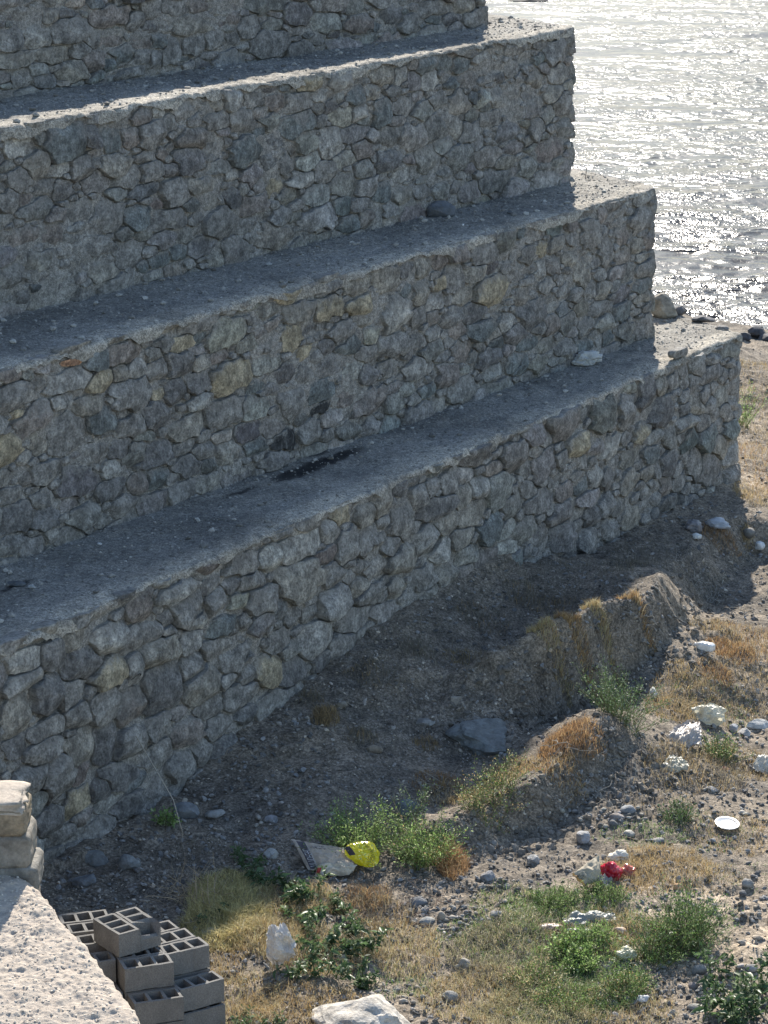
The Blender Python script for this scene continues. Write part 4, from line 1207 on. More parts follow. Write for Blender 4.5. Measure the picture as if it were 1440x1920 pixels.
# loose cobbles nobody could tell apart
cv = [rock_shape(2, np.random.default_rng(70 + k), 18, .05, .4) for k in range(6)]
CM = [mesh("loose_cobble", v * np.array([1, .85, .6]), f, True, None, M['rock']) for v, f in cv]
spots = []
r = np.random.default_rng(77)
for (px, py, sx, sy, n) in ((860, 1730, 55, 38, 46), (1150, 1535, 60, 28, 34), (1400, 1390, 40, 45, 26), (1330, 1850, 70, 40, 40), (1200, 1820, 60, 60, 14), (760, 1870, 60, 30, 26), (1380, 1480, 50, 60, 20), (520, 1540, 70, 40, 30), (1400, 1700, 60, 90, 14), (420, 1800, 30, 60, 10)):
    for _ in range(n):
        x, y = px + r.normal() * sx * .6, py + r.normal() * sy * .6
        if 330 < x < 1450 and y < 1925: spots.append((x, y))
for (x, y) in spots:
    p = G(x, y)
    s_ = r.uniform(.016, .038)
    c = np.array([.33, .31, .28]) * r.uniform(.55, 1.5) * np.array([1, r.uniform(.95, 1.0), r.uniform(.88, 1.0)])
    o = bpy.data.objects.new("loose_cobble", CM[int(r.integers(6))]); col.objects.link(o)
    o.location = (p[0], p[1], p[2] + s_ * .25); o.scale = (s_ * r.uniform(.8, 1.3), s_, s_); o.rotation_euler = (r.uniform(-.3, .3), r.uniform(-.3, .3), r.uniform(0, 6.3))
    o.color = (c[0], c[1], c[2], 1)
    tag(o, "small rounded river cobble lying loose among many on the gravelly shore", "cobble", "loose cobbles on the shore")


# gravel
def scatter(name, pts, sizes, cols, seed, sub=1, flat=.6, label=None):
    r = np.random.default_rng(seed)
    n = len(pts)
    v0, f0 = ICO[sub]
    a_ = r.uniform(0, 6.28, n)
    jit = r.uniform(.65, 1.25, (n, len(v0), 1))
    vv = v0[None] * jit * sizes[:, None, None] * np.array([1, .75, flat])
    tx, ty = r.normal(size=n) * .35, r.normal(size=n) * .35
    vv[..., 2] += vv[..., 0] * tx[:, None] + vv[..., 1] * ty[:, None]
    ca, sa = np.cos(a_)[:, None], np.sin(a_)[:, None]
    X_, Y_ = vv[..., 0] * ca - vv[..., 1] * sa, vv[..., 0] * sa + vv[..., 1] * ca
    vv = np.stack([X_, Y_, vv[..., 2]], -1) + pts[:, None]
    ff = (f0[None] + (np.arange(n) * len(v0))[:, None, None]).reshape(-1, 3)
    o = link(name, mesh(name, vv.reshape(-1, 3), ff, False, {"col": np.repeat(cols, len(v0), 0)}, M['pebble']))
    tag(o, label, "gravel", kind="stuff")
    return o


def onview(n, r, ybias=1.0):
    """random ground points inside the view"""
    out = []
    px = r.uniform(40, 1560, n); py = 640 + (1960 - 640) * r.uniform(0, 1, n) ** ybias
    # march all rays together
    u = (960 - py) / FPX
    d = np.stack([(px - 720) / FPX, CP + u * SP, -SP + u * CP], 1)
    z = np.full(n, .3)
    for _ in range(10):
        t = (z - CAMZ) / d[:, 2]
        x, y = d[:, 0] * t, d[:, 1] * t
        z = .5 * z + .5 * ground_z(x, y)
    t = (z - CAMZ) / d[:, 2]
    x, y = d[:, 0] * t, d[:, 1] * t
    w_ = (x - W4[0]) * WALL_N[0] + (y - W4[1]) * WALL_N[1]
    s4 = (x - W4[0]) * WALL_U[0] + (y - W4[1]) * WALL_U[1]
    db = (x - BANK0[0]) * BANKN[0] + (y - BANK0[1]) * BANKN[1]
    ok = ((w_ < -.02) | (s4 > 9.7)) & (db < .3) & (px > 60)
    x, y, px, py = x[ok], y[ok], px[ok], py[ok]
    return np.stack([x, y, ground_z(x, y)], 1), px, py


r = np.random.default_rng(31)
pts, px, py = onview(30000, r, .8)
dens = noise(pts[:, 0] * 1.3, pts[:, 1] * 1.3, 0, 55)
sandy = sum(a_ * np.exp(-((pts[:, 0] - P(x, y, 0)[0]) ** 2 + (pts[:, 1] - P(x, y, 0)[1]) ** 2) / (2 * r_ ** 2)) for x, y, r_, a_ in SAND)
keep = r.uniform(size=len(pts)) < np.clip(.75 + .9 * dens - .35 * sandy, .12, 1)
pts = pts[keep]; n = len(pts)
sz = np.exp(r.normal(size=n) * .45) * .0115
base = np.where(r.uniform(size=(n, 1)) < .75, np.array([[.235, .215, .19]]), np.array([[.37, .32, .255]]))
scatter("gravel", pts + np.array([0, 0, .003]), np.minimum(sz, .035), base * r.uniform(.5, 1.6, (n, 1)), 41, 1, .6, "fine grey gravel and chips strewn over the bank")
pts, px, py = onview(5200, r, .9)
k = (noise(pts[:, 0] * .9, pts[:, 1] * .9, 0, 99) > -.1)
pts = pts[k]; n = len(pts)
scatter("rubble", pts + np.array([0, 0, .006]), r.uniform(.015, .034, n), np.array([[.17, .168, .165]]) * r.uniform(.5, 1.7, (n, 1)) * np.array([[1, .98, .95]]), 43, 2, .5, "angular grey rubble chips on the slope")

# ------------------------------------------------------------------ vegetation
def blades(pts, h, wd, cols, r, lean=.5, seg=3):
    """thin bent blades; returns verts, faces, colours"""
    n = len(pts)
    a_ = r.uniform(0, 6.283, n); b_ = r.uniform(0, 6.283, n)
    lx, ly = np.cos(a_) * lean * h * r.uniform(.2, 1.3, n), np.sin(a_) * lean * h * r.uniform(.2, 1.3, n)
    sx, sy = np.cos(b_) * wd / 2, np.sin(b_) * wd / 2
    base = pts
    mid = pts + np.stack([lx * .3, ly * .3, h * .62], 1)
    tip = pts + np.stack([lx, ly, h * r.uniform(.7, 1.05, n)], 1)
    S_ = np.stack([sx, sy, 0 * sx], 1)
    V = np.stack([base - S_, base + S_, mid - S_ * .8, mid + S_ * .8, tip], 1).reshape(-1, 3)
    o = np.arange(n)[:, None] * 5
    return V, o + np.array([[0, 1, 3, 2]]), o + np.array([[2, 3, 4]]), np.repeat(cols, 5, 0)


STRAW = [(.42, .30, .14), (.46, .36, .19), (.36, .26, .14), (.50, .42, .27)]
ORANGE = [(.42, .26, .13), (.36, .22, .11), (.50, .36, .19), (.30, .19, .11)]
PALE = [(.44, .38, .22), (.38, .35, .18), (.50, .45, .30)]
GREEN = [(.13, .21, .06), (.17, .27, .08), (.10, .17, .055), (.24, .31, .14)]
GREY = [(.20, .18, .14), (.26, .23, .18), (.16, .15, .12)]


def pick(pal, n, r):
    return np.array(pal)[r.integers(0, len(pal), n)] * r.uniform(.65, 1.3, (n, 1))


def cloud(cx_, cy_, rx, ry, n, r):
    """ground points round a place given in photo pixels; radii in metres"""
    p = G(cx_, cy_)
    a_ = r.uniform(0, 6.283, n); q = np.sqrt(r.uniform(0, 1, n)) * (1 + .25 * noise(np.cos(a_) * 1.5 + cx_, np.sin(a_) * 1.5, 0, 7))
    x, y = p[0] + rx * q * np.cos(a_), p[1] + ry * q * np.sin(a_)
    w_ = (x - W4[0]) * WALL_N[0] + (y - W4[1]) * WALL_N[1]
    s4 = (x - W4[0]) * WALL_U[0] + (y - W4[1]) * WALL_U[1]
    k = (w_ < -.04) | (s4 > 9.7)
    x, y, q = x[k], y[k], q[k]
    return np.stack([x, y, ground_z(x, y) - .005], 1), q


def tuft(px, py, rx, ry, n, h, pal, label, cat="grass tuft", lean=.85, group=None, wd=.005, mat='straw', name="grass_tuft"):
    r = np.random.default_rng(int(px * 3 + py))
    pts, q = cloud(px, py, rx, ry, n, r)
    hh = h * (1.1 - .55 * q) * r.uniform(.5, 1.2, len(pts))
    V, F4, F3, C_ = blades(pts, hh, wd * r.uniform(.7, 1.3, len(pts)), pick(pal, len(pts), r), r, lean)
    c0 = G(px, py)
    # fine side sprays so that the tuft reads as feathery
    o = link(name, mesh(name, V - c0, [F4, F3], False, {"col": C_}, M[mat]), None, None, c0)
    tag(o, label, cat, group)
    return o


def curly(p0, L, r, curl=.5, up=.3, n=9, dirn=None):
    """polyline that wanders"""
    d = r.normal(size=3) if dirn is None else np.array(dirn) + r.normal(size=3) * .25
    d[2] = abs(d[2]) * up + up * .3
    d /= np.linalg.norm(d)
    pts = [np.array(p0, float)]
    for _ in range(n):
        d = d + r.normal(size=3) * curl * .35
        d[2] -= .04
        d /= np.linalg.norm(d)
        pts.append(pts[-1] + d * L / n)
    return np.array(pts)


def leafset(pos, dirs, size, cols, r, asp=.42):
    """folded diamond leaves"""
    n = len(pos)
    d = dirs / (np.linalg.norm(dirs, axis=1)[:, None] + 1e-9)
    s_ = np.cross(d, r.normal(size=(n, 3))); s_ /= np.linalg.norm(s_, axis=1)[:, None] + 1e-9
    nn = np.cross(d, s_)
    sz = size[:, None]
    a_ = pos; b_ = pos + d * sz * .45 + s_ * sz * asp * .5 + nn * sz * .06
    c_ = pos + d * sz; e_ = pos + d * sz * .45 - s_ * sz * asp * .5 + nn * sz * .06
    V = np.stack([a_, b_, c_, e_], 1).reshape(-1, 3)
    o = np.arange(n)[:, None] * 4
    F_ = np.concatenate([o + np.array([[0, 1, 2]]), o + np.array([[0, 2, 3]])])
    return V, F_, np.repeat(cols, 4, 0)


def bush(px, py, rx, ry, h, nst, leaf, nl, label, pal=GREEN, stempal=((.20, .17, .09), (.16, .2, .07)), cat="bush", name="bush", seed=None, spread=.7, asp=.42, group=None, dryfrac=0.0, drypal=STRAW):
    r = np.random.default_rng(seed if seed is not None else int(px + 5 * py))
    c0 = G(px, py)
    root = empty(name, c0)
    tag(root, label, cat, group)
    nst = int(nst * 1.45); nl = int(nl * 1.25); leaf = leaf * 1.12
    bp, q = cloud(px, py, rx * .55, ry * .55, nst, r)
    lines = []
    for k in range(len(bp)):
        off = np.array([(bp[k, 0] - c0[0]) / rx, (bp[k, 1] - c0[1]) / ry])
        d = np.array([off[0] * 1.6 * spread + r.normal() * .28, off[1] * 1.6 * spread + r.normal() * .28, 1.0 - .25 * np.hypot(*off)])
        L = h * r.uniform(.55, 1.1) / (d[2] / np.linalg.norm(d)) ** .5
        lines.append(curly(bp[k], L, r, .35, 1, 7, d / np.linalg.norm(d)))
    V, F_ = tubes(lines, [.0035] * len(lines))
    cst = np.repeat(pick(stempal, len(lines), r), 8 * 3, 0)
    link("stems", mesh("stems", V - c0, F_, False, {"col": cst}, M['twig']), None, root, c0)
    allp, alld = [], []
    for L in lines:
        t = r.uniform(.12, 1, nl) * (len(L) - 1)
        i = np.minimum(t.astype(int), len(L) - 2); f = (t - i)[:, None]
        pp = L[i] * (1 - f) + L[i + 1] * f
        ax = L[i + 1] - L[i]; ax /= np.linalg.norm(ax, axis=1)[:, None]
        out = r.normal(size=(nl, 3)); out -= (out * ax).sum(1)[:, None] * ax * .6
        out /= np.linalg.norm(out, axis=1)[:, None]
        tw = r.uniform(0, .035, nl)[:, None]
        allp.append(pp + out * tw); alld.append(out + ax * .8)
    pos, dr = np.concatenate(allp), np.concatenate(alld)
    cols = pick(pal, len(pos), r)
    if dryfrac > 0:
        m_ = r.uniform(size=len(pos)) < dryfrac
        cols[m_] = pick(drypal, m_.sum(), r)
    V, F_, C_ = leafset(pos, dr, leaf * r.uniform(.6, 1.3, len(pos)), cols, r, asp)
    o = link("leaves", mesh("leaves", V - c0, F_, False, {"col": C_}, M['leaf']), None, root, c0)
    o["kind"] = "stuff"
    return root


LGREEN = [(.22, .34, .10), (.28, .40, .13), (.16, .25, .08), (.38, .46, .22)]
DGREEN = [(.05, .10, .035), (.07, .13, .045), (.10, .15, .07), (.16, .20, .13)]
bush(1165, 1345, .34, .5, .50, 60, .020, 34, "green bush with tiny pale leaves growing under the cut bank", DGREEN + [(.2, .26, .17)], cat="bush")
bush(665, 1600, .30, .45, .42, 80, .020, 34, "bright green weed clump right behind the yellow bag", LGREEN)
bush(790, 1625, .36, .5, .40, 90, .020, 34, "wide green weed clump right of the yellow bag, browning at its side", LGREEN + GREEN, dryfrac=.08)
bush(770, 1560, .22, .22, .48, 12, .022, 26, "few tall bluish-green sprigs rising in front of the dark boulder", DGREEN + [(.22, .28, .2)], cat="weed", name="weed")
bush(935, 1490, .32, .4, .36, 46, .018, 22, "loose weed with pale specks of leaf mixed with straw on the bank lip", GREEN + [(.3, .33, .18)], dryfrac=.35, cat="weed", name="weed")
bush(905, 1525, .28, .3, .22, 40, .016, 22, "low yellowing weed spreading below the loose weed on the bank lip", GREEN + [(.3, .33, .18)], dryfrac=.45, cat="weed", name="weed")
bush(1285, 1765, .36, .55, .42, 110, .020, 32, "dense green weed mound at the edge of the bare path", GREEN + DGREEN, cat="bush")
bush(1230, 1800, .24, .35, .28, 50, .018, 26, "low darker weed joined to the left of the dense mound", DGREEN + GREEN, cat="weed", name="weed")
bush(1395, 800, .11, .16, .62, 16, .022, 40, "bright green upright weed behind the wall corner", LGREEN, cat="weed", name="weed", spread=.2)
bush(312, 1545, .09, .12, .15, 14, .03, 10, "small bright green seedling at the shaded wall foot", LGREEN, cat="weed", name="weed", asp=.7)
bush(1270, 1535, .20, .25, .16, 26, .022, 18, "small dark green weed among the pebbles below the bags", DGREEN, cat="weed", name="weed")
bush(1350, 1425, .22, .35, .26, 40, .020, 22, "dull green weed beside the white bags", DGREEN + GREEN, dryfrac=.2, cat="weed", name="weed")
bush(1075, 1800, .30, .5, .20, 80, .022, 18, "leafy green weed in the middle of the lower ground cover", LGREEN + GREEN, cat="weed", name="weed", asp=.6)
bush(1040, 1700, .34, .35, .13, 70, .016, 18, "low green mat left of the printed scrap", GREEN + [(.24, .28, .14)], cat="weed", name="weed")
bush(1130, 1690, .30, .3, .13, 70, .016, 18, "low green mat right under the red wrapper", GREEN + [(.24, .28, .14)], cat="weed", name="weed")
bush(1110, 1770, .26, .3, .18, 60, .02, 20, "bright green weed between the crushed cup and the leafy weed", LGREEN + GREEN, cat="weed", name="weed")
bush(1000, 1850, .3, .4, .16, 60, .017, 20, "fine green weed in the straw near the lower middle", GREEN + PALE, dryfrac=.25, cat="weed", name="weed")
bush(1060, 1890, .34, .3, .18, 60, .016, 20, "straggling green weed at the lower middle edge", GREEN, dryfrac=.2, cat="weed", name="weed")
bush(1175, 1860, .28, .3, .2, 50, .018, 20, "green weed by the gravel near the lower edge", GREEN, dryfrac=.15, cat="weed", name="weed")

# plants with large leaves: every leaf is a part
def bigleaf(seed, w_=.36):
    r = np.random.default_rng(seed)
    n = 7
    t = np.linspace(0, 1, n)
    half = w_ * .5 * np.sin(np.pi * np.clip(t, 0.02, .985) ** .8) ** .9
    z = -.28 * t ** 2 + .02 * r.normal(size=n)
    V = []
    for k in range(n):
        V += [(t[k], -half[k], z[k] + .10 * half[k] / .2), (t[k], 0, z[k] - .03), (t[k], half[k], z[k] + .10 * half[k] / .2)]
    F_ = []
    for k in range(n - 1):
        F_ += [(3 * k, 3 * k + 1, 3 * k + 4, 3 * k + 3), (3 * k + 1, 3 * k + 2, 3 * k + 5, 3 * k + 4)]
    c = np.array([[.085, .14, .06]]) * r.uniform(.8, 1.3) * np.ones((len(V), 1))
    c[1::3] *= 1.5
    return mesh("leaf", np.array(V), np.array(F_), True, {"col": c}, M['leaf'])


LEAF = [bigleaf(k, .34 + .05 * k) for k in range(5)]


def vine(stations, label, name, cat, nleaf, size, seed, h, rad):
    r = np.random.default_rng(seed)
    c0 = G(*stations[0])
    root = empty(name, c0); tag(root, label, cat)
    lines = []; k_leaf = 0
    for (px, py) in stations:
        b = G(px, py)
        for _ in range(4):
            L = curly(b + np.array([r.normal() * .06, r.normal() * .08, 0]), h * r.uniform(.7, 1.4), r, .7, .9, 8, (r.normal() * rad, r.normal() * rad, .8))
            lines.append(L)
    V, F_ = tubes(lines, [.005] * len(lines), 4)
    link("stems", mesh("stems", V - c0, F_, True, {"col": np.tile([[.10, .14, .06]], (len(V), 1))}, M['twig']), None, root, c0)
    smp, smd = [], []
    for L in lines:
        m_ = 44
        t = r.uniform(.1, 1, m_) * (len(L) - 1); i = np.minimum(t.astype(int), len(L) - 2); f = (t - i)[:, None]
        smp.append(L[i] * (1 - f) + L[i + 1] * f + r.normal(size=(m_, 3)) * .02); smd.append(r.normal(size=(m_, 3)) + [0, 0, .3])
    smp = np.concatenate(smp); smd = np.concatenate(smd)
    V, F_, C_ = leafset(smp, smd, size * .55 * r.uniform(.5, 1.2, len(smp)), pick([(.06, .11, .045), (.09, .14, .06), (.16, .2, .12)], len(smp), r), r, .5)
    o = link("small_leaves", mesh("small_leaves", V - c0, F_, False, {"col": C_}, M['leaf']), None, root, c0); o["kind"] = "stuff"
    per = max(1, nleaf // len(lines))
    for L in lines:
        for j in range(per):
            t = r.uniform(.25, 1) * (len(L) - 1); i = min(int(t), len(L) - 2); f = t - i
            p = L[i] * (1 - f) + L[i + 1] * f
            o = bpy.data.objects.new("leaf", LEAF[int(r.integers(5))]); col.objects.link(o)
            o.parent = root
            o.location = p - c0
            s_ = size * r.uniform(.6, 1.25)
            o.scale = (s_, s_, s_)
            o.rotation_euler = (r.normal() * .45, r.uniform(-.5, .35), r.uniform(0, 6.283))
            k_leaf += 1
    return root


vine([(500, 1665), (545, 1680), (590, 1690), (640, 1715), (660, 1760), (600, 1800), (560, 1835), (625, 1840), (680, 1800), (470, 1640), (680, 1850), (530, 1700), (590, 1745), (640, 1790)],
     "sprawling shrub with dark glossy leaves around the white bag", "leafy_shrub", "shrub", 285, .095, 5, .23, .5)
vine([(1350, 1850), (1380, 1880), (1410, 1900), (1335, 1900), (1430, 1860), (1390, 1920), (1440, 1915)], "dark leafy plant in the bottom right corner", "leafy_plant", "plant", 112, .10, 6, .26, .4)
vine([(395, 1728)], "short sprig of three-pointed dark leaves over the pale dry grass", "leafy_sprig", "plant", 12, .06, 8, .16, .5)
vine([(470, 1925), (510, 1930)], "low leafy sprig at the lower edge left of the white boulder", "leafy_sprig", "plant", 20, .06, 9, .10, .5)

# distinct dry tufts
for (px, py, rx, ry, n, h, pal, lb) in [
    (1075, 1180, .42, .09, 1500, .12, STRAW + ORANGE, "golden dry grass along the lit lip of the cut bank"),
    (1030, 1200, .28, .09, 900, .13, STRAW + PALE, "pale golden dry grass at the lower left end of the lit lip"),
    (1128, 1158, .25, .09, 900, .13, STRAW + PALE, "golden dry grass midway along the lit lip"),
    (1195, 1125, .22, .09, 700, .13, STRAW + ORANGE, "golden dry grass on the highest point of the cut bank"),
    (1068, 1385, .32, .35, 1500, .15, ORANGE, "orange dry weed on the lower bank step right of the boulder"),
    (1050, 1440, .30, .25, 600, .10, ORANGE + STRAW, "thin orange weed hanging at the face of the lower bank step"),
    (845, 1625, .15, .35, 900, .22, ORANGE, "orange-brown dry weed right of the green clumps"),
    (690, 1685, .22, .25, 700, .12, ORANGE + GREY, "rusty dry grass below the yellow bag"),
    (1370, 1225, .30, .3, 900, .13, ORANGE, "orange dry grass beside the white canister"),
    (1345, 1265, .2, .25, 500, .10, ORANGE, "small rusty tuft below the white canister"),
    (1400, 1015, .08, .12, 200, .10, STRAW, "tiny golden tuft under the wall corner"),
    (610, 1345, .15, .2, 420, .15, [(.30, .22, .12), (.36, .27, .15)], "tallest tuft of dry grass on the shaded slope"),
    (580, 1310, .16, .15, 200, .12, GREY + [(.3, .22, .12)], "thin tuft just above the tallest shaded tuft"),
    (675, 1385, .16, .15, 240, .12, GREY + [(.3, .22, .12)], "brownish tuft right and below the tallest shaded tuft"),
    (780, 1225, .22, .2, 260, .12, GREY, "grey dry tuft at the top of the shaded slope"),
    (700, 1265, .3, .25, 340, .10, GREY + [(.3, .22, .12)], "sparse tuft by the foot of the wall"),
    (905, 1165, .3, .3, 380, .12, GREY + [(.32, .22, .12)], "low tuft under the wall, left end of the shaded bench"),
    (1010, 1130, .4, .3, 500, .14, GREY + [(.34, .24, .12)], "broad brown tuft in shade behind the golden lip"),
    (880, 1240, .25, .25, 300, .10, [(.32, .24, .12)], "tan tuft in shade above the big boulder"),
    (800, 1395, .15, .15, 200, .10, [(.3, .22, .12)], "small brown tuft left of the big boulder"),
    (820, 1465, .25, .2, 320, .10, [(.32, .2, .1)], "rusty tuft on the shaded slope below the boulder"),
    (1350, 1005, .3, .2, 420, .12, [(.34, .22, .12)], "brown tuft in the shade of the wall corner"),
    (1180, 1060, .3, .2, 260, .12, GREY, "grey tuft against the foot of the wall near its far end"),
    (1275, 1255, .14, .3, 260, .09, STRAW, "thin straw tuft at the right foot of the cut bank")]:
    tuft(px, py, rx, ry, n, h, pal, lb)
tuft(425, 1712, .42, .8, 8000, .13, [(.62, .52, .24), (.52, .45, .20), (.66, .58, .32), (.42, .38, .18)], "mound of pale yellow dry grass beside the leafy shrub", lean=1.3)
tuft(500, 1760, .32, .4, 1800, .16, PALE + STRAW, "low straw around the white bag under the shrub", lean=.9)

# ground cover stuff
def cover(name, patches, label, mat='straw', wd=.0045):
    r = np.random.default_rng(len(name) + len(patches))
    Vs, A4, A3, Cs, o = [], [], [], [], 0
    for (px, py, rx, ry, n, h, pal) in patches:
        pts, q = cloud(px, py, rx, ry, n, r)
        hh = h * r.uniform(.4, 1.2, len(pts))
        V, F4, F3, C_ = blades(pts, hh, wd * r.uniform(.7, 1.4, len(pts)), pick(pal, len(pts), r), r, 1.1)
        Vs.append(V); A4.append(F4 + o); A3.append(F3 + o); Cs.append(C_); o += len(V)
    ob = link(name, mesh(name, np.concatenate(Vs), [np.concatenate(A4), np.concatenate(A3)], False, {"col": np.concatenate(Cs)}, M[mat]))
    tag(ob, label, "grass", kind="stuff")


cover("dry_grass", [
    (1425, 690, .8, 2.2, 2600, .10, STRAW + GREY), (1430, 800, .6, 1.8, 1500, .09, STRAW + GREY), (1440, 880, .5, 1.4, 1500, .10, ORANGE + STRAW), (1415, 930, .35, .6, 700, .09, STRAW),
    (1420, 1210, .5, .7, 1800, .10, STRAW + GREY + ORANGE), (1400, 1290, .6, .6, 1800, .08, STRAW + GREY), (1290, 1300, .4, .5, 1300, .09, STRAW + GREY), (1260, 1330, .3, .4, 900, .08, STRAW),
    (1300, 1440, .5, .5, 1500, .10, STRAW + GREY), (1400, 1440, .5, .5, 1300, .07, STRAW + GREY), (1390, 1570, .5, .5, 1000, .06, STRAW), (1230, 1620, .55, .5, 2200, .08, STRAW),
    (1180, 1650, .4, .4, 900, .08, STRAW), (1130, 1760, .5, .5, 1500, .09, STRAW), (950, 1800, .5, .7, 3200, .10, PALE + GREY), (900, 1870, .5, .5, 2200, .09, PALE + STRAW),
    (750, 1780, .35, .5, 1600, .10, STRAW + PALE), (700, 1720, .3, .4, 900, .10, STRAW + GREY), (560, 1890, .6, .4, 2400, .07, STRAW), (450, 1880, .35, .5, 1500, .07, STRAW + PALE),
    (420, 1800, .2, .5, 700, .07, STRAW), (1000, 1900, .5, .4, 2200, .09, PALE), (1150, 1900, .5, .4, 1500, .08, PALE + STRAW), (850, 1500, .3, .3, 500, .10, STRAW),
    (960, 1450, .3, .3, 700, .09, STRAW), (1340, 1180, .3, .3, 500, .09, GREY + STRAW), (560, 1700, .4, .4, 1400, .12, PALE + STRAW), (590, 1790, .5, .5, 1800, .12, PALE + STRAW), (1240, 1500, .4, .4, 500, .05, GREY + STRAW), (1320, 1640, .4, .4, 700, .05, STRAW + GREY)],
    "dry straw-coloured grass and litter spread over the lower ground")
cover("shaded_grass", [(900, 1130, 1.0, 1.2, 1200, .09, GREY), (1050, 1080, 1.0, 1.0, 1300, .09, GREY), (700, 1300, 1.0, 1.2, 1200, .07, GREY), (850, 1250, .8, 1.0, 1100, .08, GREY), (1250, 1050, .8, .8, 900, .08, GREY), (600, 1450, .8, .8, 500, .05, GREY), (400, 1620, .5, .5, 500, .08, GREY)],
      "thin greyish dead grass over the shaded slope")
cover("green_grass", [(1000, 1760, .6, .6, 3600, .07, GREEN + PALE), (1090, 1840, .5, .6, 4200, .08, GREEN + LGREEN), (1050, 1720, .5, .5, 2600, .06, GREEN + LGREEN), (1030, 1880, .5, .5, 2600, .07, GREEN + PALE), (1180, 1760, .5, .6, 3000, .06, GREEN + PALE), (960, 1690, .4, .4, 1300, .06, GREEN + PALE), (900, 1760, .4, .4, 900, .06, GREEN + PALE), (1340, 1330, .5, .5, 900, .06, GREEN + STRAW), (1320, 1560, .5, .5, 700, .04, GREEN + GREY),
                      (1380, 1650, .4, .4, 400, .03, GREEN + GREY), (760, 1850, .3, .3, 500, .06, GREEN + PALE), (1210, 1570, .4, .3, 600, .05, GREEN)],
      "short green ground cover threaded through the straw", 'leaf')


def twigs(px, py, n, L, label, seed, spread=.3, up=.6, curl=.45, rad=.005, cols=((.34, .27, .19), (.26, .21, .15)), name="dead_twigs", cat="twigs", at=None, dirn=None, ry=None):
    r = np.random.default_rng(seed)
    c0 = G(px, py) if at is None else np.array(at)
    lines = []
    for _ in range(n):
        b = c0 + np.array([r.normal() * spread, r.normal() * (ry or spread), 0])
        if at is None: b[2] = ground_z(b[0], b[1]) + .005
        ln = curly(b, L * r.uniform(.5, 1.2), r, curl, up, 9, dirn)
        lines.append(ln)
        if r.uniform() < .6:
            k = int(r.integers(3, 7)); lines.append(curly(ln[k], L * .4, r, curl, up, 6))
    V, F_ = tubes(lines, [rad * r.uniform(.5, 1.2) for _ in lines], 4)
    cc = pick(cols, len(V), np.random.default_rng(1)) * 0 + np.array(cols[0])
    o = link(name, mesh(name, V - c0, F_, True, {"col": cc}, M['twig']), None, None, c0)
    if seed > 4: tag(o, label, kind='stuff')
    else: tag(o, label, cat)
    return o


twigs(355, 1690, 34, .42, "spray of bare pale dead stems between the wall foot and dry mound", 3, .14, .8, .3, .004, ((.38, .30, .20),), dirn=None)
twigs(835, 1490, 26, .36, "tangle of bleached dead stems on the shaded slope above the weeds", 4, .12, .4, .4, .004, ((.34, .29, .22),))
twigs(1090, 1480, 30, .40, "pale bare roots trailing down the lower cut bank", 5, .3, .1, .8, .004, ((.40, .36, .30),))
twigs(1320, 1120, 24, .30, "curled pale roots in the shaded cut near the wall corner", 6, .18, .5, .8, .004, ((.34, .32, .28),))
twigs(750, 1715, 40, .30, "mat of reddish dead stems under the rusty grass", 7, .3, .25, .7, .0035, ((.30, .2, .14),))
twigs(1280, 1330, 34, .40, "straw-coloured stems lying on the flat right of the bush", 8, .3, .15, .4, .0035, ((.42, .33, .22),))
twigs(1200, 1590, 26, .3, "dry stems scattered around the pebble patch", 9, .3, .15, .4, .003, ((.4, .32, .22),))
twigs(1370, 1250, 24, .3, "dead grey stems below the canister", 10, .25, .2, .6, .003, ((.36, .32, .27),))
twigs(1230, 1130, 20, .25, "grey rootlets along the top of the cut bank", 12, .22, .2, .6, .003, ((.36, .33, .3),))
twigs(1190, 1200, 24, .22, "short pale rootlets on the face of the cut bank", 13, .2, .1, .9, .003, ((.4, .37, .33),))
twigs(900, 1700, 26, .3, "woody stems right of the cobble patch", 14, .3, .2, .6, .004, ((.32, .26, .2),))
twigs(1420, 1150, 16, .3, "pale stalk litter at the right edge", 15, .2, .2, .4, .003, ((.45, .4, .32),))
for (pxs, lb, z) in (([(255, 1380), (290, 1440), (325, 1500), (342, 1560), (340, 1590)], "long thin dead stalk leaning against the foot of the wall", .4),):
    L = []
    for k, (x, y) in enumerate(pxs):
        L.append(P(x, y, 1.05 - .2 * k))
    V, F_ = tubes([np.array(L)], [.006], 5)
    o = link("dead_stalk", mesh("dead_stalk", V - L[-1], F_, True, {"col": np.tile([[.36, .32, .26]], (len(V), 1))}, M['twig']), None, None, L[-1])
    tag(o, lb, "stalk")
p = P(1098, 345, 4.2)
V, F_ = tubes([np.array([p, p + [0, 0, .1], p + [.01, 0, .22]])], [.008], 5)
tag(link("iron_rod", mesh("iron_rod", V - p, F_, True, {"col": np.tile([[.12, .11, .10]], (len(V), 1))}, M['twig']), None, None, p), "thin dark rod standing on the sunlit end of the third ledge", "rod")
F4_ = Face(Ls[4], Rs[4], (0, 0), ZT[4])
a_, z_, _ = F4_.hit(243, 1275)
w0 = F4_.world(np.array(a_), np.array(z_), .03)
uu3 = np.array([F4_.u[0], F4_.u[1], 0]); nn3 = np.array([F4_.n[0], F4_.n[1], 0])
arc = [w0 + uu3 * (.10 * math.cos(t)) + np.array([0, 0, .07 * math.sin(t)]) + nn3 * .07 * math.sin(t * .9) for t in np.linspace(-1.0, 2.6, 12)]
V, F_ = tubes([np.array(arc)], [.006], 5)
tag(link("wire_loop", mesh("wire_loop", V - w0, F_, True, {"col": np.tile([[.03, .03, .03]], (len(V), 1))}, M['twig']), None, None, w0), "dark bent wire loop sticking out of the lowest wall", "wire")

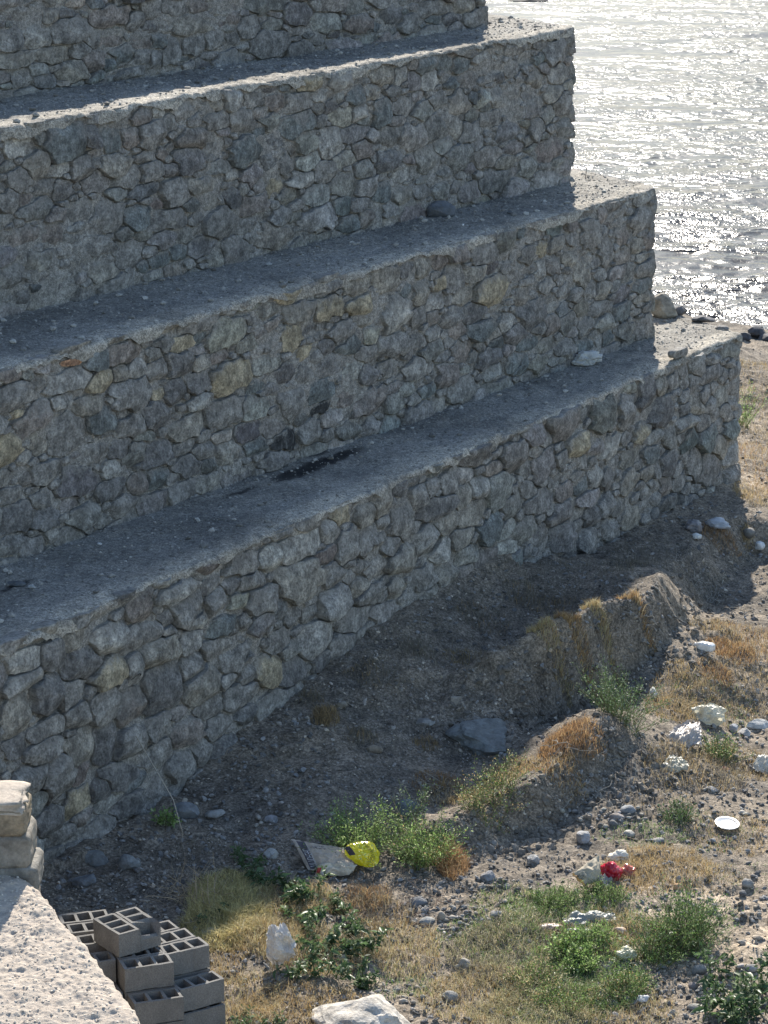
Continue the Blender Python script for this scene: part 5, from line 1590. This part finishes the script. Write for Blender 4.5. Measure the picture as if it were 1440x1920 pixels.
# ------------------------------------------------------------------ litter
def crumple(px, py, w_, h_, c, label, cat, name, mat='plastic', seed=0, sub=4, at=None, lift=.4, yaw=0, depth=None, amp=.35):
    r = np.random.default_rng(seed + 500)
    p = G(px, py + h_ * .4) if at is None else np.array(at)
    ppm = FPX / np.linalg.norm(p - [0, 0, CAMZ])
    v, f = ICO[sub]
    nz = np.abs(fbm(v[:, 0] * 1.9 + seed, v[:, 1] * 1.9, v[:, 2] * 1.9, 4, seed, .6))
    lob = fbm(v[:, 0] * 1.1, v[:, 1] * 1.1, v[:, 2] * 1.1, 2, seed + 3)
    rad = 1 - amp * nz + .32 * lob
    sx, sz = w_ / ppm / 2, h_ / ppm / 2
    v = v * rad[:, None] * np.array([sx * 1.12, depth if depth else .6 * (sx + sz), sz * 1.12])
    o = link(name, mesh(name, v, f, True, None, M[mat]), None, None, (p[0], p[1], p[2] + sz * lift * 1.6), yaw, c)
    tag(o, label, cat)
    return o


p = P(1100, 684, 2.3)
crumple(1100, 674, 56, 24, (.55, .55, .53), "crumpled dirty white rag lying on the lowest ledge", "rag", "rag", 'paper', 1, 5, (p[0], p[1], 2.32), .45)
crumple(1345, 985, 44, 18, (.52, .55, .60), "crumpled bluish-white sheet at the shaded wall corner", "plastic sheet", "plastic_sheet", 'plastic', 2)
crumple(1300, 988, 30, 24, (.30, .29, .30), "torn grey plastic left of the bluish sheet", "plastic sheet", "plastic_sheet", 'plastic', 12)
crumple(1305, 1006, 16, 12, (.72, .72, .70), "small white scrap below the torn grey plastic", "scrap", "paper_scrap", 'paper', 3, 3)
crumple(1424, 1022, 18, 18, (.72, .71, .69), "small white cup-like scrap on the bank at the right edge", "scrap", "paper_scrap", 'paper', 4, 3)
crumple(1360, 1442, 12, 8, (.40, .12, .12), "tiny dark red scrap in the weeds", "scrap", "plastic_scrap", 'plastic', 9, 3)
crumple(1162, 1606, 34, 24, (.76, .70, .58), "crumpled cream paper ball above the red wrapper", "paper", "crumpled_paper", 'paper', 10, 4, amp=.3)
crumple(1145, 1634, 42, 36, (.55, .03, .06), "shiny red crumpled wrapper", "wrapper", "red_wrapper", 'gloss', 11, 4, amp=.5)
crumple(1176, 1635, 30, 22, (.60, .20, .14), "pinkish red wrapper right beside the shiny red one", "wrapper", "red_wrapper", 'gloss', 13, 4, amp=.6)
crumple(1225, 1300, 14, 22, (.62, .62, .56), "small upright pale scrap against the cut bank", "scrap", "paper_scrap", 'paper', 14, 3)
crumple(816, 1612, 8, 14, (.62, .05, .10), "tiny red scrap in the orange dry weed", "scrap", "plastic_scrap", 'gloss', 15, 3)
crumple(1030, 1740, 56, 12, (.62, .45, .38), "long faded pinkish strip in the ground cover", "plastic strip", "plastic_strip", 'plastic', 17, 4, amp=.5, depth=.06)
crumple(1090, 1748, 56, 10, (.66, .66, .58), "long whitish strip right of the pinkish one", "plastic strip", "plastic_strip", 'plastic', 18, 4, amp=.5, depth=.06)
crumple(1163, 1746, 26, 14, (.62, .48, .38), "small peach-coloured scrap in the straw", "scrap", "paper_scrap", 'paper', 19, 3)
crumple(1175, 1792, 30, 24, (.60, .60, .42), "yellowish crushed cup among the weeds", "cup", "crushed_cup", 'plastic', 20, 4, amp=.45)
crumple(1205, 1873, 24, 12, (.66, .66, .66), "white flake of foam near the lower edge", "scrap", "foam_scrap", 'paper', 22, 3)
crumple(1272, 1663, 20, 12, (.60, .38, .22), "orange-tan scrap behind the dense green mound", "scrap", "paper_scrap", 'paper', 23, 3)
crumple(590, 1722, 14, 8, (.7, .7, .68), "white speck of plastic in the shrub", "scrap", "plastic_scrap", 'plastic', 24, 3)
crumple(640, 1793, 18, 10, (.62, .66, .60), "small pale scrap on the shrub's right side", "scrap", "plastic_scrap", 'plastic', 25, 3)

# lying canister
p = G(1322, 1222)
can = empty("plastic_canister", (p[0], p[1], p[2]), math.radians(-35)); tag(can, "white plastic canister lying on its side on the dry grass", "canister")
v, f = ICO[4]
q = (np.abs(v[:, 0]) ** 6 + np.abs(v[:, 1]) ** 5 + np.abs(v[:, 2]) ** 5) ** (1 / 5.5)
v = v / q[:, None] * np.array([.105, .055, .045])
tp = 1 - .45 * ss((-v[:, 0] - .06) / .05)
v[:, 1] *= tp; v[:, 2] *= tp
v[:, 2] += .004 * np.sin(v[:, 0] * 120)
o = bpy.data.objects.new("canister_body", mesh("canister_body", v, f, True, None, M['gloss'])); col.objects.link(o); o.parent = can; o.location = (0, 0, .05); o.color = (.78, .78, .76, 1)
v, f = ICO[2]
q = np.maximum(np.hypot(v[:, 1], v[:, 2]), .35)
o = bpy.data.objects.new("cap", mesh("cap", v * np.array([.022, .022, .022]), f, True, None, M['gloss'])); col.objects.link(o); o.parent = can; o.location = (-.118, 0, .05); o.color = (.7, .7, .68, 1)
lab = bpy.data.objects.new("label", mesh("label", np.array([[-.05, -.03, .0965], [.06, -.03, .0965], [.06, .03, .0965], [-.05, .03, .0965]]), np.array([[0, 1, 2, 3]]), False, None, M['print'])); col.objects.link(lab); lab.parent = can; lab.color = (.35, .37, .38, 1)

# shining plate: shallow dished disc
p = G(1363, 1552)
n = 40; rr_ = [0, .05, .085, .10, .118, .122, .118]; zz_ = [.006, .006, .008, .016, .024, .022, .018]
V = [(0, 0, zz_[0])]
for k in range(1, len(rr_)):
    for i in range(n): V.append((rr_[k] * math.cos(2 * math.pi * i / n), rr_[k] * math.sin(2 * math.pi * i / n), zz_[k] + .0))
F3 = np.array([(0, 1 + i, 1 + (i + 1) % n) for i in range(n)])
F4 = np.array([(1 + (k - 1) * n + i, 1 + k * n + i, 1 + k * n + (i + 1) % n, 1 + (k - 1) * n + (i + 1) % n) for k in range(1, len(rr_) - 1) for i in range(n)])
o = link("plate", mesh("plate", np.array(V), [F3, F4], True, None, M['gloss']), None, None, (p[0], p[1], p[2] + .015), 0, (.8, .79, .77))
o.rotation_euler = (math.radians(2), math.radians(2), 0)
o.scale = (.95, 1.25, 1)
tag(o, "shining white disposable plate lying on the bare ground", "plate")


SHEETS = []
class Patch:
    """crumpled sheet between four corners; maps (u, v) in 0..1 to a point"""

    def __init__(s, c00, c10, c11, c01, amp, seed, bulge=0.03):
        s.c = [np.array(q, float) for q in (c00, c10, c11, c01)]
        n_ = np.cross(s.c[1] - s.c[0], s.c[3] - s.c[0]); s.n = n_ / np.linalg.norm(n_)
        if s.n @ np.array([0, -1, .5]) < 0: s.n = -s.n
        s.amp, s.seed, s.bulge = amp, seed, bulge

    def __call__(s, u, v, d=0.0):
        u, v = np.asarray(u, float), np.asarray(v, float)
        c = s.c
        uu_ = u[..., None]; vv_ = v[..., None]
        p = c[0] * (1 - uu_) * (1 - vv_) + c[1] * uu_ * (1 - vv_) + c[2] * uu_ * vv_ + c[3] * (1 - uu_) * vv_
        u_, v_ = u, v; u, v = np.clip(u, 0, 1), np.clip(v, 0, 1)
        h = s.amp * (np.abs(fbm(u_ * 2.6, v_ * 1.9, 0, 4, s.seed, .6)) * -1.0 + .5 * fbm(u * 5, v * 4, 0, 2, s.seed + 5)) + s.bulge * np.sin(np.pi * u) ** .6 * np.sin(np.pi * v) ** .6
        return p + s.n * (h + d)[..., None]

    def sheet(s, name, mat, parent, c0, color, nu=60, nv=40, u=(0, 1), v=(0, 1), d=0.0, thick=.0, blob=0):
        U, V_ = np.meshgrid(np.linspace(*u, nu), np.linspace(*v, nv), indexing='ij')
        if blob:
            a_, b_ = 2 * U - 1, 2 * V_ - 1
            ax, bx = a_ * np.sqrt(1 - b_ ** 2 / 2), b_ * np.sqrt(1 - a_ ** 2 / 2)
            th = np.arctan2(bx, ax)
            q = 1.12 * (1 + blob * fbm(np.cos(th) * 1.6 + s.seed, np.sin(th) * 1.6, 0, 4, s.seed + 2, .65))
            U, V_ = .5 + .5 * ax * q, .5 + .5 * bx * q
        front = s(U, V_, d).reshape(-1, 3)
        fs = gridfaces(nu, nv)
        if thick:
            k = np.sin(np.pi * (U - u[0]) / (u[1] - u[0])) * np.sin(np.pi * (V_ - v[0]) / (v[1] - v[0]))
            back = s(U, V_, d - thick * np.clip(k * 3, 0, 1)).reshape(-1, 3) - 0 * front
            nn_ = len(front)
            return link(name, mesh(name, np.concatenate([front, back]) - c0, [fs, fs[:, ::-1] + nn_], True, None, mat), None, parent, c0, 0, color)
        return link(name, mesh(name, front - c0, fs, True, None, mat), None, parent, c0, 0, color)

    def text(s, name, body, u0, v0, su, sv, rot, mat, parent, c0, color):
        cu = bpy.data.curves.new(name, 'FONT'); cu.body = body; cu.size = 1; cu.resolution_u = 2
        to = bpy.data.objects.new("tmp", cu); col.objects.link(to)
        bpy.context.view_layer.update()
        me_ = bpy.data.meshes.new_from_object(to.evaluated_get(bpy.context.evaluated_depsgraph_get()))
        bpy.data.objects.remove(to)
        n_ = len(me_.vertices)
        if n_ == 0: return
        co = np.empty(n_ * 3); me_.vertices.foreach_get("co", co); co = co.reshape(-1, 3)
        c_, s__ = math.cos(rot), math.sin(rot)
        x, y = co[:, 0] * su, co[:, 1] * sv
        w3 = s(u0 + x * c_ - y * s__, v0 + x * s__ + y * c_, np.full(n_, .005)) - c0
        me_.vertices.foreach_set("co", w3.astype(np.float32).ravel()); me_.update()
        me_.materials.clear()
        link(name, me_, mat, parent, c0, 0, color)


def Gz(px, py, z, ref):
    """point seen at the place, at the distance of ref plus a height"""
    b = G(*ref)
    return P(px, py, b[2] + z)


# paper cement sack
c0 = G(600, 1640)
sack = empty("cement_sack", c0); tag(sack, "torn paper cement sack with a dark printed band, lying beside the yellow bag", "paper sack")
R0 = (600, 1640)
S = Patch(Gz(545, 1572, .20, R0), Gz(662, 1592, .17, R0), Gz(664, 1628, .08, R0), Gz(577, 1626, .06, R0), .03, 17, .06)
S.sheet("sack_front", M['paper'], sack, c0, (.54, .45, .36), 80, 50, thick=.05)
S.sheet("printed_band", M['print'], sack, c0, (.10, .09, .10), 20, 50, u=(.06, .20), v=(.10, .97), d=.0025)
S.text("lettering", "ЛПОНЕНС", .085, .93, .105, .19, -math.pi / 2, M['print'], sack, c0, (.62, .60, .58))
S.text("small_lettering", "МПС", .27, .30, .10, .2, -.15, M['print'], sack, c0, (.12, .11, .12))
T = Patch(Gz(600, 1606, .14, R0), Gz(670, 1622, .10, R0), Gz(655, 1640, .03, R0), Gz(590, 1640, .03, R0), .03, 29, .04)
T.sheet("torn_flap", M['paper'], sack, c0, (.62, .54, .42), 40, 24, thick=.03)
T.sheet("red_print", M['print'], sack, c0, (.45, .06, .04), 8, 8, u=(.02, .14), v=(.62, .9), d=.004)
# yellow bag
c0 = G(678, 1632)
yb = empty("yellow_bag", c0); tag(yb, "bright yellow plastic bag with worn black print beside the paper sack", "plastic bag")
R1 = (678, 1632)
Yb = Patch(Gz(640, 1586, .24, R1), Gz(700, 1574, .25, R1), Gz(716, 1622, .08, R1), Gz(668, 1624, .07, R1), .014, 41, .05)
Yb.sheet("bag_film", M['gloss'], yb, c0, (.80, .68, .02), 60, 50, thick=.06, blob=.05)
Yb.sheet("black_print", M['print'], yb, c0, (.05, .04, .05), 12, 14, u=(.02, .2), v=(.08, .5), d=.002)
Yb.text("lettering", "УМИКАМТ", .72, .04, .13, .16, math.pi / 2 - .15, M['print'], yb, c0, (.10, .09, .02))
Yb.text("round_print", "(Ю)", .55, .66, .16, .22, .1, M['print'], yb, c0, (.25, .22, .02))
# printed paper scrap by the red wrapper
c0 = G(1105, 1662)
ps = empty("printed_scrap", c0); tag(ps, "folded greyish printed paper with an orange edge left of the red wrapper", "paper")
R2 = (1105, 1662)
Q_ = Patch(Gz(1073, 1638, .14, R2), Gz(1124, 1600, .22, R2), Gz(1128, 1648, .07, R2), Gz(1096, 1660, .05, R2), .02, 55, .03)
Q_.sheet("paper", M['paper'], ps, c0, (.44, .38, .28), 40, 30, thick=.02)
Q_.sheet("orange_edge", M['print'], ps, c0, (.65, .33, .10), 6, 20, u=(0, .08), v=(0, 1), d=.003)
Q_.text("lettering", "МКОП", .10, .15, .16, .2, math.pi / 2 - .3, M['print'], ps, c0, (.08, .08, .07))

# thin white bag hanging in the shrub
c0 = G(530, 1815)
wb = empty("plastic_bag", c0); tag(wb, "thin white plastic bag hanging crumpled among the shrub leaves", "plastic bag")
R3 = (530, 1815)
Wb = Patch(Gz(500, 1736, .36, R3), Gz(540, 1732, .36, R3), Gz(560, 1806, .06, R3), Gz(498, 1802, .07, R3), .045, 91, .06)
Wb.sheet("bag_film", M['plastic'], wb, c0, (.62, .60, .57), 70, 90, thick=.05, blob=.16)


def sheetbag(px, py, w_, h_, c, label, cat, name, seed, lift=.12, amp=.08, blob=.3, mat='plastic', thick=.05, tilt=.0):
    R = (px, py + h_ * .5)
    c0 = G(*R)
    root = empty(name, c0); tag(root, label, cat)
    S_ = Patch(Gz(px - w_ / 2, py - h_ / 2 + tilt, lift, R), Gz(px + w_ / 2, py - h_ / 2 - tilt, lift, R), Gz(px + w_ / 2, py + h_ / 2, .02, R), Gz(px - w_ / 2, py + h_ / 2, .02, R), amp, seed, .05)
    S_.sheet("film", M[mat], root, c0, c, 60, 50, thick=thick, blob=blob)


sheetbag(1330, 1339, 60, 34, (.70, .66, .52), "round puffed creamy plastic bag on the dry stems", "plastic bag", "plastic_bag", 5, .16, .03, .14, thick=.1)
sheetbag(1288, 1378, 58, 46, (.52, .47, .43), "torn translucent bag with a pointed tip below the puffed bag", "plastic bag", "plastic_bag", 6, .14, .045, .24, tilt=8)
sheetbag(1268, 1432, 42, 24, (.52, .49, .38), "flattened pale bag half buried in weeds", "plastic bag", "plastic_bag", 7, .06, .03, .22)
sheetbag(1432, 1430, 34, 34, (.70, .67, .60), "white torn container at the right edge", "container", "torn_container", 8, .14, .035, .18)
sheetbag(1105, 1722, 84, 26, (.38, .40, .36), "see-through plastic sheet sunk in the green mat", "plastic sheet", "plastic_sheet", 16, .05, .03, .22)
sheetbag(1128, 1652, 30, 24, (.50, .50, .48), "clear film wrapper crushed under the red wrapper", "wrapper", "clear_wrapper", 36, .06, .05, .4)

# clods fallen along the cut bank
r = np.random.default_rng(404)
pp = []
for pts_, n_, o_ in ((RAp[3:9], 420, -.25), (RBp[3:8], 260, -.2)):
    for _ in range(n_):
        k = int(r.integers(len(pts_) - 1)); t = r.uniform()
        a_, b_ = pts_[k], pts_[k + 1]; d = (b_ - a_) / np.linalg.norm(b_ - a_)
        pp.append(a_ * (1 - t) + b_ * t + np.array([-d[1], d[0]]) * (o_ + r.normal() * .22))
pp = np.array(pp)
scatter("clods", np.column_stack([pp, ground_z(pp[:, 0], pp[:, 1])]), r.uniform(.02, .05, len(pp)), np.array([[.17, .15, .125]]) * r.uniform(.6, 1.5, (len(pp), 1)), 45, 2, .7, "crumbled clods of earth along the cut bank")

# bits lying on the ledges
for (px, py, z, w_, h_, c, lb) in [(187, 1023, 2.3, 9, 6, (.45, .46, .46), "small pale chip on the lowest ledge near the left"), (30, 1098, 2.3, 34, 8, (.10, .11, .12), "dark rubble heap on the lowest ledge at the left edge"),
                                   (60, 1104, 2.3, 16, 7, (.30, .31, .31), "grey chip beside the dark rubble heap on the lowest ledge"), (505, 498, 4.2, 12, 6, (.34, .35, .35), "pale chip on the third ledge left of the middle"),
                                   (955, 402, 4.24, 12, 7, (.12, .13, .14), "dark pointed chip on the third ledge near its sunlit end"), (868, 424, 4.24, 4, 4, (.75, .75, .75), "tiny white speck of litter on the third ledge"),
                                   (700, 815, 2.3, 10, 5, (.30, .31, .31), "small grey chip on the lowest ledge by the black stain")]:
    p = P(px, py, z)
    rock(px, py, w_, h_, c, lb, "stone", "ledge_chip", at=(p[0], p[1], z + .01), sink=.2, planes=8, sub=2)
